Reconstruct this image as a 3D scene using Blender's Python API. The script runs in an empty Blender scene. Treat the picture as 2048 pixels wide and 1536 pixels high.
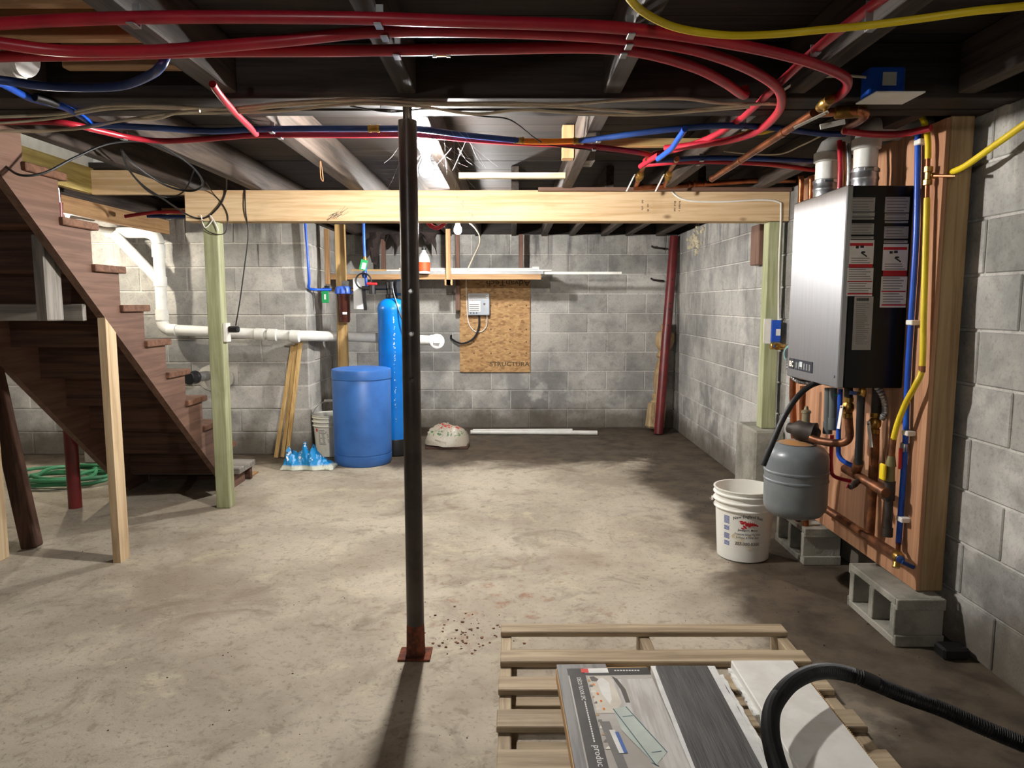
import bpy, bmesh, math, random
from mathutils import Vector, Matrix, Quaternion
random.seed(7)
R = math.radians
SC = bpy.context.scene
COL = SC.collection

# ------------------------------------------------------------------ camera
FPX, CX, CY = 1420.0, 1024.0, 768.0
PITCH = math.atan(160 / FPX)
H = 1.315
cam_d = bpy.data.cameras.new('camera')
cam_d.sensor_width = 36.0
cam_d.lens = FPX / 2048 * 36.0
cam_d.clip_start = 0.02
cam = bpy.data.objects.new('camera', cam_d)
COL.objects.link(cam)
cam.location = (0, 0, H)
cam.rotation_euler = (R(90) - PITCH, 0, 0)
SC.camera = cam

# ------------------------------------------------------------------ world and exposure
w = bpy.data.worlds.new('world')
SC.world = w
w.use_nodes = True
w.node_tree.nodes['Background'].inputs[0].default_value = (0.5, 0.52, 0.55, 1)
w.node_tree.nodes['Background'].inputs[1].default_value = 0.02
SC.view_settings.view_transform = 'Standard'
SC.view_settings.look = 'None'
SC.view_settings.gamma = 1.0
SC.view_settings.exposure = 0.45
SC.view_settings.use_curve_mapping = False
SC.cycles.max_bounces = 5
SC.cycles.diffuse_bounces = 3
SC.cycles.use_adaptive_sampling = True
SC.cycles.adaptive_threshold = 0.06
SC.cycles.use_light_tree = False
SC.cycles.use_denoising = True
SC.cycles.sample_clamp_indirect = 6.0

# bulbs: (x, y, z, watts, colour)
BULBS = [
    (-0.372, 3.17, 1.895, 100, (1.0, 0.965, 0.92), 'bare glowing bulb on the joist just behind the black steel column'),
    (-0.42, 5.60, 1.885, 84, (1.0, 0.97, 0.94), 'bare glowing bulb hanging behind the pale header beam'),
    (-3.32, 5.38, 1.87, 40, (1.0, 0.91, 0.76), 'bare glowing bulb hidden behind the stairs by the left wall'),
    (-0.9, -1.3, 1.90, 34, (1.0, 0.965, 0.92), 'added fill bulb out of view behind the camera'),  # fill bulb added out of view behind the camera to lift the foreground
]

# ------------------------------------------------------------------ pixel helpers (photo pixel -> point at a known depth, height or side)
SP, CP = math.sin(PITCH), math.cos(PITCH)
def ray(px, py):
    dx, dy = (px - CX) / FPX, (CY - py) / FPX
    den = CP + dy * SP
    return dx / den, (-SP + dy * CP) / den
def aty(px, py, Y):
    a, t = ray(px, py); return Vector((a * Y, Y, H + t * Y))
def atz(px, py, z):
    a, t = ray(px, py); Y = (z - H) / t; return Vector((a * Y, Y, z))
def atx(px, py, X):
    a, t = ray(px, py); Y = X / a; return Vector((X, Y, H + t * Y))

# ------------------------------------------------------------------ materials
def s(r, g, b):
    f = lambda c: (c / 255 / 12.92) if c / 255 <= 0.04045 else ((c / 255 + 0.055) / 1.055) ** 2.4
    return (f(r), f(g), f(b), 1.0)
MATS = {}
def _nt(name):
    m = bpy.data.materials.new(name); m.use_nodes = True
    nt = m.node_tree
    return m, nt, nt.nodes['Principled BSDF'], nt.links
def _coords(nt, world=False, stretch=(1, 1, 1), jitter=True):
    N, L = nt.nodes, nt.links
    if world:
        g = N.new('ShaderNodeNewGeometry'); src = g.outputs['Position']
    else:
        tc = N.new('ShaderNodeTexCoord'); src = tc.outputs['Object']
    if jitter and not world:
        oi = N.new('ShaderNodeObjectInfo')
        mul = N.new('ShaderNodeMath'); mul.operation = 'MULTIPLY'; mul.inputs[1].default_value = 37.0
        L.new(oi.outputs['Random'], mul.inputs[0])
        add = N.new('ShaderNodeVectorMath'); add.operation = 'ADD'
        L.new(src, add.inputs[0]); L.new(mul.outputs[0], add.inputs[1]); src = add.outputs[0]
    mp = N.new('ShaderNodeMapping'); mp.inputs['Scale'].default_value = stretch
    L.new(src, mp.inputs['Vector'])
    return mp.outputs[0]
def _noise(nt, vec, scale, detail=5, rough=.6, dist=0):
    n = nt.nodes.new('ShaderNodeTexNoise'); n.inputs['Scale'].default_value = scale
    n.inputs['Detail'].default_value = min(detail, 5); n.inputs['Roughness'].default_value = rough
    n.inputs['Distortion'].default_value = dist
    nt.links.new(vec, n.inputs['Vector']); return n.outputs[0]
def _ramp(nt, fac, a, b, inter='LINEAR'):
    mr = nt.nodes.new('ShaderNodeMapRange'); mr.interpolation_type = 'SMOOTHSTEP'
    mr.inputs[1].default_value = a; mr.inputs[2].default_value = b
    nt.links.new(fac, mr.inputs[0]); return mr.outputs[0]
def _mix(nt, fac, a, b, mode='MIX'):
    mx = nt.nodes.new('ShaderNodeMix'); mx.data_type = 'RGBA'; mx.blend_type = mode
    for inp, v in ((mx.inputs[0], fac), (mx.inputs[6], a), (mx.inputs[7], b)):
        if hasattr(v, 'is_output'): nt.links.new(v, inp)
        else: inp.default_value = v
    return mx.outputs[2]
def _math(nt, op, a, b=None, clamp=False):
    n = nt.nodes.new('ShaderNodeMath'); n.operation = op; n.use_clamp = clamp
    for inp, v in ((n.inputs[0], a), (n.inputs[1], b)):
        if v is None: continue
        if hasattr(v, 'is_output'): nt.links.new(v, inp)
        else: inp.default_value = v
    return n.outputs[0]
def _bump(nt, bsdf, h, strength, dist=.01):
    b = nt.nodes.new('ShaderNodeBump'); b.inputs['Strength'].default_value = strength
    b.inputs['Distance'].default_value = dist
    nt.links.new(h, b.inputs['Height']); nt.links.new(b.outputs[0], bsdf.inputs['Normal'])
def _rand_tint(nt, col, amt):
    oi = nt.nodes.new('ShaderNodeObjectInfo')
    mr = nt.nodes.new('ShaderNodeMapRange'); mr.inputs[3].default_value = 1 - amt; mr.inputs[4].default_value = 1 + amt
    nt.links.new(oi.outputs['Random'], mr.inputs[0])
    cmb = nt.nodes.new('ShaderNodeCombineColor')
    for i in range(3): nt.links.new(mr.outputs[0], cmb.inputs[i])
    return _mix(nt, 1.0, col, cmb.outputs[0], 'MULTIPLY')
def mat(name, c, c2=None, ns=6, rough=.55, metal=0, bump=0, bs=60, stretch=(1, 1, 1), lo=.38, hi=.65, tint=0, coat=0, spec=.5):
    if name in MATS: return MATS[name]
    m, nt, b, L = _nt(name)
    b.inputs['Roughness'].default_value = rough; b.inputs['Metallic'].default_value = metal
    b.inputs['Coat Weight'].default_value = coat; b.inputs['Specular IOR Level'].default_value = spec
    v = _coords(nt, stretch=stretch)
    c2 = c2 or tuple(x * .82 for x in c[:3]) + (1,)
    col = _mix(nt, _ramp(nt, _noise(nt, v, ns), lo, hi), c, c2)
    if tint: col = _rand_tint(nt, col, tint)
    L.new(col, b.inputs['Base Color'])
    if bump: _bump(nt, b, _noise(nt, v, bs, 4), bump)
    MATS[name] = m; return m
def wood(name, c, c2, axis='x', rough=.7, knots=0.0, bump=.25, tint=.08, scale=1.0):
    key = name + '_grain_' + axis
    if key in MATS: return MATS[key]
    m, nt, b, L = _nt(key)
    st = {'x': (.7, 14, 14), 'y': (14, .7, 14), 'z': (14, 14, .7)}[axis]
    v = _coords(nt, stretch=tuple(q * scale for q in st))
    n1 = _noise(nt, v, 2.2, 6, .65, .6)
    col = _mix(nt, _ramp(nt, n1, .35, .68), c, c2)
    v2 = _coords(nt, stretch=(1, 1, 1))
    n2 = _noise(nt, v2, 3.0, 4)
    col = _mix(nt, _math(nt, 'MULTIPLY', _ramp(nt, n2, .5, .8), .35), col, tuple(q * .55 for q in c2[:3]) + (1,))
    if knots:
        vo = nt.nodes.new('ShaderNodeTexVoronoi'); vo.inputs['Scale'].default_value = 4.5
        st2 = {'x': (.55, 1, 1), 'y': (1, .55, 1), 'z': (1, 1, .55)}[axis]
        L.new(_coords(nt, stretch=st2), vo.inputs['Vector'])
        k = _math(nt, 'SUBTRACT', 1.0, _ramp(nt, vo.outputs['Distance'], .02, .10))
        col = _mix(nt, _math(nt, 'MULTIPLY', k, knots), col, s(96, 62, 36))
    if tint: col = _rand_tint(nt, col, tint)
    L.new(col, b.inputs['Base Color'])
    b.inputs['Roughness'].default_value = rough; b.inputs['Specular IOR Level'].default_value = .3
    if bump: _bump(nt, b, n1, bump, .006)
    MATS[key] = m; return m

def make_block(key, name, c1, c2, rt):
    m, nt, b, L = _nt(name)
    v = _coords(nt, world=True)
    base = _mix(nt, _ramp(nt, _noise(nt, v, 2.2, 6), .34, .66), c1, c2)
    base = _mix(nt, _math(nt, 'MULTIPLY', _ramp(nt, _noise(nt, v, 70, 3), .5, .75), .35), base, s(96, 95, 92))
    base = _mix(nt, _math(nt, 'MULTIPLY', _ramp(nt, _noise(nt, v, 8.5, 5, .7), .5, .68), .4), base, s(112, 111, 110))
    base = _rand_tint(nt, base, rt) if rt else base
    sx = nt.nodes.new('ShaderNodeSeparateXYZ'); L.new(v, sx.inputs[0])
    zz = sx.outputs[2]
    ed = _math(nt, 'ADD', zz, _math(nt, 'MULTIPLY', _noise(nt, v, 3.2, 5), -.55))
    damp = _math(nt, 'SUBTRACT', 1.0, _ramp(nt, ed, -.22, .03))
    base = _mix(nt, _math(nt, 'MULTIPLY', damp, .75), base, s(84, 74, 60))
    # white mineral bloom above the damp line
    bl = _math(nt, 'MULTIPLY', _ramp(nt, ed, -.1, .05), _math(nt, 'SUBTRACT', 1.0, _ramp(nt, ed, .12, .42)))
    bl = _math(nt, 'MULTIPLY', bl, _ramp(nt, _noise(nt, v, 5.5, 6), .48, .72))
    base = _mix(nt, _math(nt, 'MULTIPLY', bl, .6), base, s(214, 212, 206))
    # dark run marks under the sill
    vs = _coords(nt, world=True, stretch=(7, 7, .8))
    rn = _math(nt, 'MULTIPLY', _ramp(nt, _noise(nt, vs, 1.6, 5), .48, .7), _ramp(nt, zz, 1.45, 2.0))
    base = _mix(nt, _math(nt, 'MULTIPLY', rn, .65), base, s(66, 66, 70))
    L.new(base, b.inputs['Base Color'])
    b.inputs['Roughness'].default_value = .92; b.inputs['Specular IOR Level'].default_value = .2
    _bump(nt, b, _noise(nt, v, 110, 4), .45, .004)
    MATS[key] = m
make_block('block', 'concrete_block_grey', s(180, 177, 170), s(138, 137, 134), .17)
make_block('mortar', 'mortar_joint', s(210, 207, 200), s(178, 176, 170), 0)
def make_floor():
    m, nt, b, L = _nt('basement_floor_concrete')
    v = _coords(nt, world=True)
    base = _mix(nt, _ramp(nt, _noise(nt, v, 1.1, 7, .62, .4), .34, .66), s(188, 178, 160), s(154, 143, 127))
    base = _mix(nt, _math(nt, 'MULTIPLY', _ramp(nt, _noise(nt, v, 3.6, 8, .7, .6), .52, .7), .55), base, s(196, 186, 160))
    base = _mix(nt, _math(nt, 'MULTIPLY', _ramp(nt, _noise(nt, v, 2.1, 8, .7, 1.0), .52, .70), .6), base, s(112, 100, 84))
    base = _mix(nt, _math(nt, 'MULTIPLY', _ramp(nt, _noise(nt, v, 46, 4, .7), .54, .70), .5), base, s(92, 82, 68))
    base = _mix(nt, _math(nt, 'MULTIPLY', _ramp(nt, _noise(nt, v, 14, 5, .75, .5), .52, .68), .5), base, s(118, 106, 90))
    base = _mix(nt, _math(nt, 'MULTIPLY', _ramp(nt, _noise(nt, v, .8, 4, .6), .52, .66), .5), base, s(134, 116, 98))
    sx = nt.nodes.new('ShaderNodeSeparateXYZ'); L.new(v, sx.inputs[0])
    nz = _math(nt, 'MULTIPLY', _math(nt, 'SUBTRACT', _noise(nt, v, 1.7, 6, .6, .5), .5), .9)
    nz2 = _math(nt, 'MULTIPLY', _math(nt, 'SUBTRACT', _noise(nt, v, 9, 5, .6), .5), .16)
    dx = _math(nt, 'ADD', _math(nt, 'SUBTRACT', sx.outputs[0], 1.0), 0)
    dy = _math(nt, 'MULTIPLY', _math(nt, 'SUBTRACT', sx.outputs[1], 5.75), .8)
    d = _math(nt, 'ADD', _math(nt, 'ADD', _math(nt, 'MAXIMUM', dx, dy), nz), nz2)
    damp = _ramp(nt, d, -.14, .12)
    wet = _mix(nt, _ramp(nt, _noise(nt, v, 6, 6, .65), .35, .7), s(92, 80, 66), s(54, 46, 38))
    base = _mix(nt, _math(nt, 'MULTIPLY', damp, .97), base, wet)
    # rust bleed around the foot of the column
    dist = nt.nodes.new('ShaderNodeVectorMath'); dist.operation = 'DISTANCE'
    L.new(v, dist.inputs[0]); dist.inputs[1].default_value = (0.02, 3.05, 0)
    ru = _math(nt, 'MULTIPLY', _math(nt, 'SUBTRACT', 1.0, _ramp(nt, dist.outputs['Value'], .1, .75)), _ramp(nt, _noise(nt, v, 7, 7, .7), .55, .68))
    base = _mix(nt, _math(nt, 'MULTIPLY', ru, .6), base, s(140, 84, 54))
    L.new(base, b.inputs['Base Color'])
    rr = nt.nodes.new('ShaderNodeMapRange'); rr.inputs[3].default_value = .82; rr.inputs[4].default_value = .6
    L.new(damp, rr.inputs[0]); L.new(rr.outputs[0], b.inputs['Roughness'])
    b.inputs['Specular IOR Level'].default_value = .35
    hh = _math(nt, 'ADD', _noise(nt, v, 30, 6), _math(nt, 'MULTIPLY', _noise(nt, v, 120, 3), .5))
    _bump(nt, b, hh, .35, .006)
    MATS['floor'] = m
make_floor()
def make_osb():
    m, nt, b, L = _nt('strand_board')
    v = _coords(nt, stretch=(1.0, 1, 2.2), jitter=False)
    vo = nt.nodes.new('ShaderNodeTexVoronoi'); vo.inputs['Scale'].default_value = 30
    L.new(v, vo.inputs['Vector'])
    sep = nt.nodes.new('ShaderNodeSeparateColor'); L.new(vo.outputs['Color'], sep.inputs[0])
    col = _mix(nt, sep.outputs[0], s(194, 156, 106), s(162, 122, 76))
    col = _mix(nt, _math(nt, 'MULTIPLY', _ramp(nt, sep.outputs[1], .75, .95), .6), col, s(120, 80, 44))
    L.new(col, b.inputs['Base Color']); b.inputs['Roughness'].default_value = .7
    _bump(nt, b, sep.outputs[2], .15, .003)
    MATS['osb'] = m
make_osb()
def make_steel():
    m, nt, b, L = _nt('brushed_stainless')
    v = _coords(nt, stretch=(60, 60, 1.2), jitter=False)
    n = _noise(nt, v, 3, 4)
    L.new(_mix(nt, n, s(172, 173, 174), s(148, 149, 151)), b.inputs['Base Color'])
    b.inputs['Metallic'].default_value = .95
    rr = nt.nodes.new('ShaderNodeMapRange'); rr.inputs[3].default_value = .32; rr.inputs[4].default_value = .46
    L.new(n, rr.inputs[0]); L.new(rr.outputs[0], b.inputs['Roughness'])
    _bump(nt, b, n, .04, .002)
    MATS['steel'] = m
make_steel()
def make_emit(name, col, strength):
    m = bpy.data.materials.new(name); m.use_nodes = True; nt = m.node_tree
    nt.nodes.clear()
    e = nt.nodes.new('ShaderNodeEmission'); e.inputs[0].default_value = (*col, 1); e.inputs[1].default_value = strength
    o = nt.nodes.new('ShaderNodeOutputMaterial'); nt.links.new(e.outputs[0], o.inputs[0])
    return m

def W(kind, axis):
    t = {'pine': (s(216, 190, 152), s(192, 158, 116), .8), 'stud': (s(206, 184, 150), s(176, 150, 116), .5), 'rough': (s(172, 146, 108), s(140, 112, 78), .5),
         'treated': (s(172, 174, 140), s(140, 144, 104), .35), 'old': (s(92, 80, 72), s(58, 49, 44), 0),
         'grey': (s(150, 144, 136), s(96, 92, 86), 0), 'brown': (s(120, 92, 78), s(96, 72, 60), 0),
         'dark': (s(96, 70, 58), s(64, 45, 37), 0), 'tread': (s(118, 84, 64), s(84, 56, 42), 0), 'pallet': (s(180, 162, 134), s(140, 122, 98), .25),
         'ply': (s(190, 144, 110), s(158, 110, 80), 0), 'tan': (s(176, 140, 100), s(140, 106, 72), 0),
         'strip': (s(204, 172, 116), s(160, 124, 74), 0)}[kind]
    return wood('wood_' + kind, t[0], t[1], axis, knots=t[2])
BLACK = mat('black_plastic', s(26, 26, 28), rough=.38)
RUBBER = mat('black_rubber', s(20, 20, 22), rough=.5)
BLKMETAL = mat('black_enamel', s(9, 10, 15), rough=.3, spec=.25)
RED = mat('red_pex', s(178, 36, 52), s(156, 26, 44), rough=.34)
BLUE = mat('blue_pex', s(26, 88, 200), s(20, 70, 176), rough=.34)
NAVY = mat('deep_blue_pex', s(34, 66, 130), s(26, 50, 106), rough=.36)
ORANGE = mat('orange_pex', s(236, 128, 20), rough=.35)
YELLOW = mat('yellow_jacket', s(232, 204, 34), s(214, 184, 24), rough=.42)
PVC = mat('white_pvc', s(228, 228, 222), s(212, 210, 202), rough=.35)
GPVC = mat('grey_pvc', s(86, 92, 92), rough=.45)
WHITE = mat('white_plastic', s(236, 234, 228), s(222, 218, 208), rough=.4)
PAPER = mat('paper_white', s(226, 226, 222), rough=.8)
COPPER = mat('copper', s(178, 110, 74), s(120, 72, 48), ns=9, rough=.34, metal=.9)
DULLCOP = mat('tarnished_copper', s(150, 98, 66), s(98, 64, 46), ns=14, rough=.48, metal=.75)
BRASS = mat('brass', s(190, 150, 76), s(140, 104, 52), ns=18, rough=.34, metal=.9)
IRON = mat('black_iron_pipe', s(66, 58, 54), s(44, 38, 34), ns=14, rough=.6, metal=.5)
GALV = mat('galvanised_metal', s(186, 188, 190), s(150, 152, 156), ns=14, rough=.36, metal=.9)
TANKBLUE = mat('brine_tank_blue', s(58, 112, 186), s(50, 100, 172), rough=.42, bump=.02, bs=40)
RESBLUE = mat('resin_tank_blue', s(6, 118, 206), s(4, 106, 190), rough=.3)
TANKGREY = mat('grey_tank_enamel', s(118, 124, 128), s(106, 112, 116), rough=.35, coat=.2)
RUST = mat('rust', s(124, 62, 36), s(70, 38, 26), ns=30, rough=.9, bump=.6, bs=60)
COLM = mat('column_black_paint', s(66, 57, 50), s(48, 41, 36), ns=9, rough=.34, bump=.08, bs=30)
DKRED = mat('oxblood_paint', s(112, 34, 34), s(88, 26, 28), rough=.38)
CABLE = mat('beige_cable', s(220, 210, 188), s(200, 188, 164), rough=.5)
INK = mat('print_black', s(34, 34, 38), rough=.7)
INKRED = mat('print_red', s(190, 34, 40), rough=.7)
INKGREY = mat('print_grey', s(120, 120, 120), rough=.8)
INKBLUE = mat('print_blue', s(40, 84, 160), rough=.7)
CBLOCK = mat('cinder_block', s(158, 154, 142), s(120, 118, 108), ns=5, rough=.95, bump=.6, bs=90)
GREENTAG = mat('green_tag', s(30, 150, 84), rough=.5)
DRYWALL = mat('white_wall_paint', s(232, 232, 228), rough=.8)
CARD = mat('cardboard', s(196, 158, 112), rough=.85)

# ------------------------------------------------------------------ mesh helpers
class MB:
    def __init__(self): self.v = []; self.f = []
    def add(self, vs, fs):
        o = len(self.v); self.v += [Vector(p) for p in vs]
        self.f += [tuple(i + o for i in f) for f in fs]; return self
    def box(self, x0, x1, y0, y1, z0, z1, bev=0.0, rot=None, piv=None):
        bm = bmesh.new()
        bmesh.ops.create_cube(bm, size=1)
        for v in bm.verts:
            v.co = Vector(((x0 + x1) / 2 + v.co.x * (x1 - x0), (y0 + y1) / 2 + v.co.y * (y1 - y0), (z0 + z1) / 2 + v.co.z * (z1 - z0)))
        if bev: bmesh.ops.bevel(bm, geom=bm.edges[:], offset=bev, segments=1, affect='EDGES')
        bm.verts.index_update()
        vs = [v.co.copy() for v in bm.verts]; fs = [[v.index for v in f.verts] for f in bm.faces]
        bm.free()
        if rot is not None:
            p = Vector(piv) if piv is not None else Vector(((x0 + x1) / 2, (y0 + y1) / 2, (z0 + z1) / 2))
            vs = [rot @ (v - p) + p for v in vs]
        return self.add(vs, fs)
    def bar(self, a, b, wx, wy, bev=0.0, up=Vector((0, 1, 0))):
        """box section wx * wy running from a to b"""
        a, b = Vector(a), Vector(b); d = (b - a); L = d.length; d.normalize()
        x = up.cross(d)
        if x.length < 1e-4: x = Vector((1, 0, 0))
        x.normalize(); y = d.cross(x)
        m = Matrix((x, y, d)).transposed()
        t = MB().box(-wx / 2, wx / 2, -wy / 2, wy / 2, 0, L, bev)
        return self.add([m @ v + a for v in t.v], t.f)
    def tube(self, pts, r, n=10, cap=True, radii=None):
        pts = [Vector(p) for p in pts]; k = len(pts)
        tg = []
        for i in range(k):
            d = pts[min(i + 1, k - 1)] - pts[max(i - 1, 0)]
            tg.append(d.normalized() if d.length > 1e-9 else Vector((0, 0, 1)))
        u = tg[0].orthogonal().normalized(); vs = []; fs = []
        for i in range(k):
            if i:
                q = tg[i - 1].rotation_difference(tg[i]); u = q @ u
                u = (u - tg[i] * u.dot(tg[i])).normalized()
            w_ = tg[i].cross(u); rr = radii[i] if radii else r
            for j in range(n):
                a = 2 * math.pi * j / n
                vs.append(pts[i] + (u * math.cos(a) + w_ * math.sin(a)) * rr)
        for i in range(k - 1):
            for j in range(n):
                fs.append((i * n + j, i * n + (j + 1) % n, (i + 1) * n + (j + 1) % n, (i + 1) * n + j))
        if cap:
            fs.append(tuple(reversed(range(n)))); fs.append(tuple((k - 1) * n + j for j in range(n)))
        return self.add(vs, fs)
    def cyl(self, a, b, r, n=16, r2=None):
        return self.tube([a, b], r, n, True, [r, r if r2 is None else r2])
    def lathe(self, prof, c, axis=(0, 0, 1), n=28, close=False):
        """prof: list of (radius, height along axis)"""
        q = Vector((0, 0, 1)).rotation_difference(Vector(axis).normalized()); c = Vector(c)
        vs = []; fs = []; k = len(prof)
        for (r, h) in prof:
            for j in range(n):
                a = 2 * math.pi * j / n
                vs.append(q @ Vector((r * math.cos(a), r * math.sin(a), h)) + c)
        for i in range(k - 1):
            for j in range(n):
                fs.append((i * n + j, i * n + (j + 1) % n, (i + 1) * n + (j + 1) % n, (i + 1) * n + j))
        fs.append(tuple(reversed(range(n)))); fs.append(tuple((k - 1) * n + j for j in range(n)))
        return self.add(vs, fs)
    def prism(self, poly, fn0, fn1):
        """poly of (u, v); fn0/fn1 map u,v to the two end planes"""
        n = len(poly)
        vs = [fn0(*p) for p in poly] + [fn1(*p) for p in poly]
        fs = [tuple(reversed(range(n))), tuple(range(n, 2 * n))]
        for i in range(n): fs.append((i, (i + 1) % n, n + (i + 1) % n, n + i))
        return self.add(vs, fs)
    def sphere(self, c, r, n=16, k=10, sq=(1, 1, 1)):
        prof = [(max(1e-4, math.sin(math.pi * i / k)) * r, -math.cos(math.pi * i / k) * r) for i in range(k + 1)]
        t = MB().lathe(prof, (0, 0, 0), n=n)
        return self.add([Vector((v.x * sq[0], v.y * sq[1], v.z * sq[2])) + Vector(c) for v in t.v], t.f)
    def build(self, name, material, parent=None, label=None, cat=None, group=None, kind=None, smooth=False, loc=None):
        if parent is not None: o0 = wloc(parent)
        elif loc is not None: o0 = Vector(loc)
        else:
            lo = [min(p[i] for p in self.v) for i in range(3)]; hi = [max(p[i] for p in self.v) for i in range(3)]
            o0 = Vector(((lo[0] + hi[0]) / 2, (lo[1] + hi[1]) / 2, lo[2]))
        me = bpy.data.meshes.new(name)
        me.from_pydata([p - o0 for p in self.v], [], self.f)
        me.validate(); me.update()
        bm = bmesh.new(); bm.from_mesh(me); bmesh.ops.recalc_face_normals(bm, faces=bm.faces[:]); bm.to_mesh(me); bm.free()
        if smooth:
            me.shade_smooth(); me.set_sharp_from_angle(angle=R(38))
        me.materials.append(material)
        o = bpy.data.objects.new(name, me); COL.objects.link(o)
        if parent is not None: o.parent = parent
        else: o.location = o0
        tag(o, label, cat, group, kind)
        return o
def wloc(o):
    p = o.location.copy()
    while o.parent is not None: o = o.parent; p += o.location
    return p
def tag(o, label=None, cat=None, group=None, kind=None):
    if label: o['label'] = label
    if cat: o['category'] = cat
    if group: o['group'] = group
    if kind: o['kind'] = kind
def thing(name, label, cat, loc, group=None, kind=None):
    o = bpy.data.objects.new(name, None); COL.objects.link(o); o.location = loc
    o.empty_display_size = .05
    tag(o, label, cat, group, kind); return o
def spline(pts, sub=6):
    P = [Vector(p) for p in pts]
    if len(P) < 3: return P
    out = []
    for i in range(len(P) - 1):
        p0 = P[max(i - 1, 0)]; p1 = P[i]; p2 = P[i + 1]; p3 = P[min(i + 2, len(P) - 1)]
        for k in range(sub):
            t = k / sub
            out.append(.5 * ((2 * p1) + (p2 - p0) * t + (2 * p0 - 5 * p1 + 4 * p2 - p3) * t * t + (3 * p1 - p0 - 3 * p2 + p3) * t ** 3))
    out.append(P[-1]); return out
def text_geo(txt, size=1.0, bold=0.0, align='LEFT'):
    cu = bpy.data.curves.new('tmp_text', 'FONT'); cu.body = txt; cu.size = size; cu.offset = bold; cu.align_x = align
    cu.resolution_u = 2
    o = bpy.data.objects.new('tmp_text', cu); COL.objects.link(o)
    dg = bpy.context.evaluated_depsgraph_get()
    me = bpy.data.meshes.new_from_object(o.evaluated_get(dg))
    vs = [v.co.copy() for v in me.vertices]; fs = [tuple(p.vertices) for p in me.polygons]
    bpy.data.objects.remove(o); bpy.data.meshes.remove(me); bpy.data.curves.remove(cu)
    return vs, fs
def text(mb, txt, size, fn, bold=0.0, align='LEFT', width=None):
    vs, fs = text_geo(txt, size, bold, align)
    if width:
        w_ = max(v.x for v in vs) - min(v.x for v in vs); k = width / w_
    else: k = 1
    return mb.add([fn(v.x * k, v.y) for v in vs], fs)
def quad(mb, a, b, c, d): return mb.add([a, b, c, d], [(0, 1, 2, 3)])

# ================================================================== THE SETTING
XR, YB, YL, XC, XFL, YN = 1.72, 7.49, 6.125, -1.76, -4.9, -3.0
ZT = 2.03
MB().box(XFL - .2, XR + .2, YN - .2, YB + .2, -.12, 0).build('floor', MATS['floor'], kind='structure', label='stained concrete basement floor with damp brown edges', loc=(0, 0, 0))

_bm = {}
def block_mesh(half):
    if half in _bm: return _bm[half]
    t = MB().box(-.198 if not half else -.096, .198 if not half else .096, 0, .05, .005, .198, .004)
    me = bpy.data.meshes.new('block'); me.from_pydata(t.v, [], t.f); me.update()
    bm = bmesh.new(); bm.from_mesh(me); bmesh.ops.recalc_face_normals(bm, faces=bm.faces[:]); bm.to_mesh(me); bm.free()
    me.materials.append(MATS['block']); _bm[half] = me; return me
def block_wall(name, label, p0, p1, out, courses=10, u0=None, shift=0.0, blocks=True):
    """p0->p1 along the foot of the wall; 'out' faces the room; slab behind, blocks proud of the joints"""
    p0, p1, out = Vector((*p0, 0)), Vector((*p1, 0)), Vector((*out, 0))
    d = p1 - p0; L = d.length; d.normalize(); back = -out
    t = MB(); a = p0 + back * .006; b = p1 + back * .006; c = p1 + back * .2; e = p0 + back * .2
    t.prism([0, 1, 2, 3], lambda i: (a, b, c, e)[i], lambda i: (a, b, c, e)[i] + Vector((0, 0, ZT))) if False else None
    base = [a, b, c, e]; top = [q + Vector((0, 0, ZT)) for q in base]
    t.add(base + top, [(0, 1, 2, 3), (7, 6, 5, 4), (0, 4, 5, 1), (1, 5, 6, 2), (2, 6, 7, 3), (3, 7, 4, 0)])
    wall = t.build(name, MATS['mortar'] if blocks else MATS['block'], kind='structure', label=label, loc=(p0.x, p0.y, 0))
    if not blocks: return wall
    ang = math.atan2(back.x * -1, back.y) if False else math.atan2(-back.x, back.y)
    for k in range(courses):
        u = (0.0 if k % 2 else -.203) + shift
        while u < L - .02:
            s0, s1 = max(u, 0), min(u + .406, L)
            u += .406
            if s1 - s0 < .05 or (u0 is not None and s1 < u0): continue
            half = (s1 - s0) < .3
            o = bpy.data.objects.new('block', block_mesh(half)); COL.objects.link(o)
            mid = p0 + d * ((s0 + s1) / 2)
            o.parent = wall
            o.location = mid - wall.location + Vector((0, 0, k * .203)) + out * random.uniform(0, .0025)
            o.rotation_euler = (0, 0, ang)
            o.scale = (((s1 - s0) - .010) / (.192 if half else .396), 1, 1)
    return wall
block_wall('wall_back', 'grey concrete block wall at the far end behind the shelf', (XC, YB), (XR, YB), (0, -1), shift=.12)
block_wall('wall_left', 'grey concrete block wall behind the stairs', (XFL, YL), (XC, YL), (0, -1), shift=.1)
block_wall('wall_corner', 'short block wall return beside the blue tanks', (XC, YL), (XC, YB), (1, 0))
block_wall('wall_right', 'long grey concrete block wall along the right side', (XR, YB), (XR, YN), (-1, 0), shift=.0)
block_wall('wall_rear', 'block wall behind the camera', (XFL, YN), (XR, YN), (0, 1), blocks=False)
block_wall('wall_far_left', 'block wall at the far left of the basement', (XFL, YN), (XFL, YL), (1, 0), blocks=False)

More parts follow.
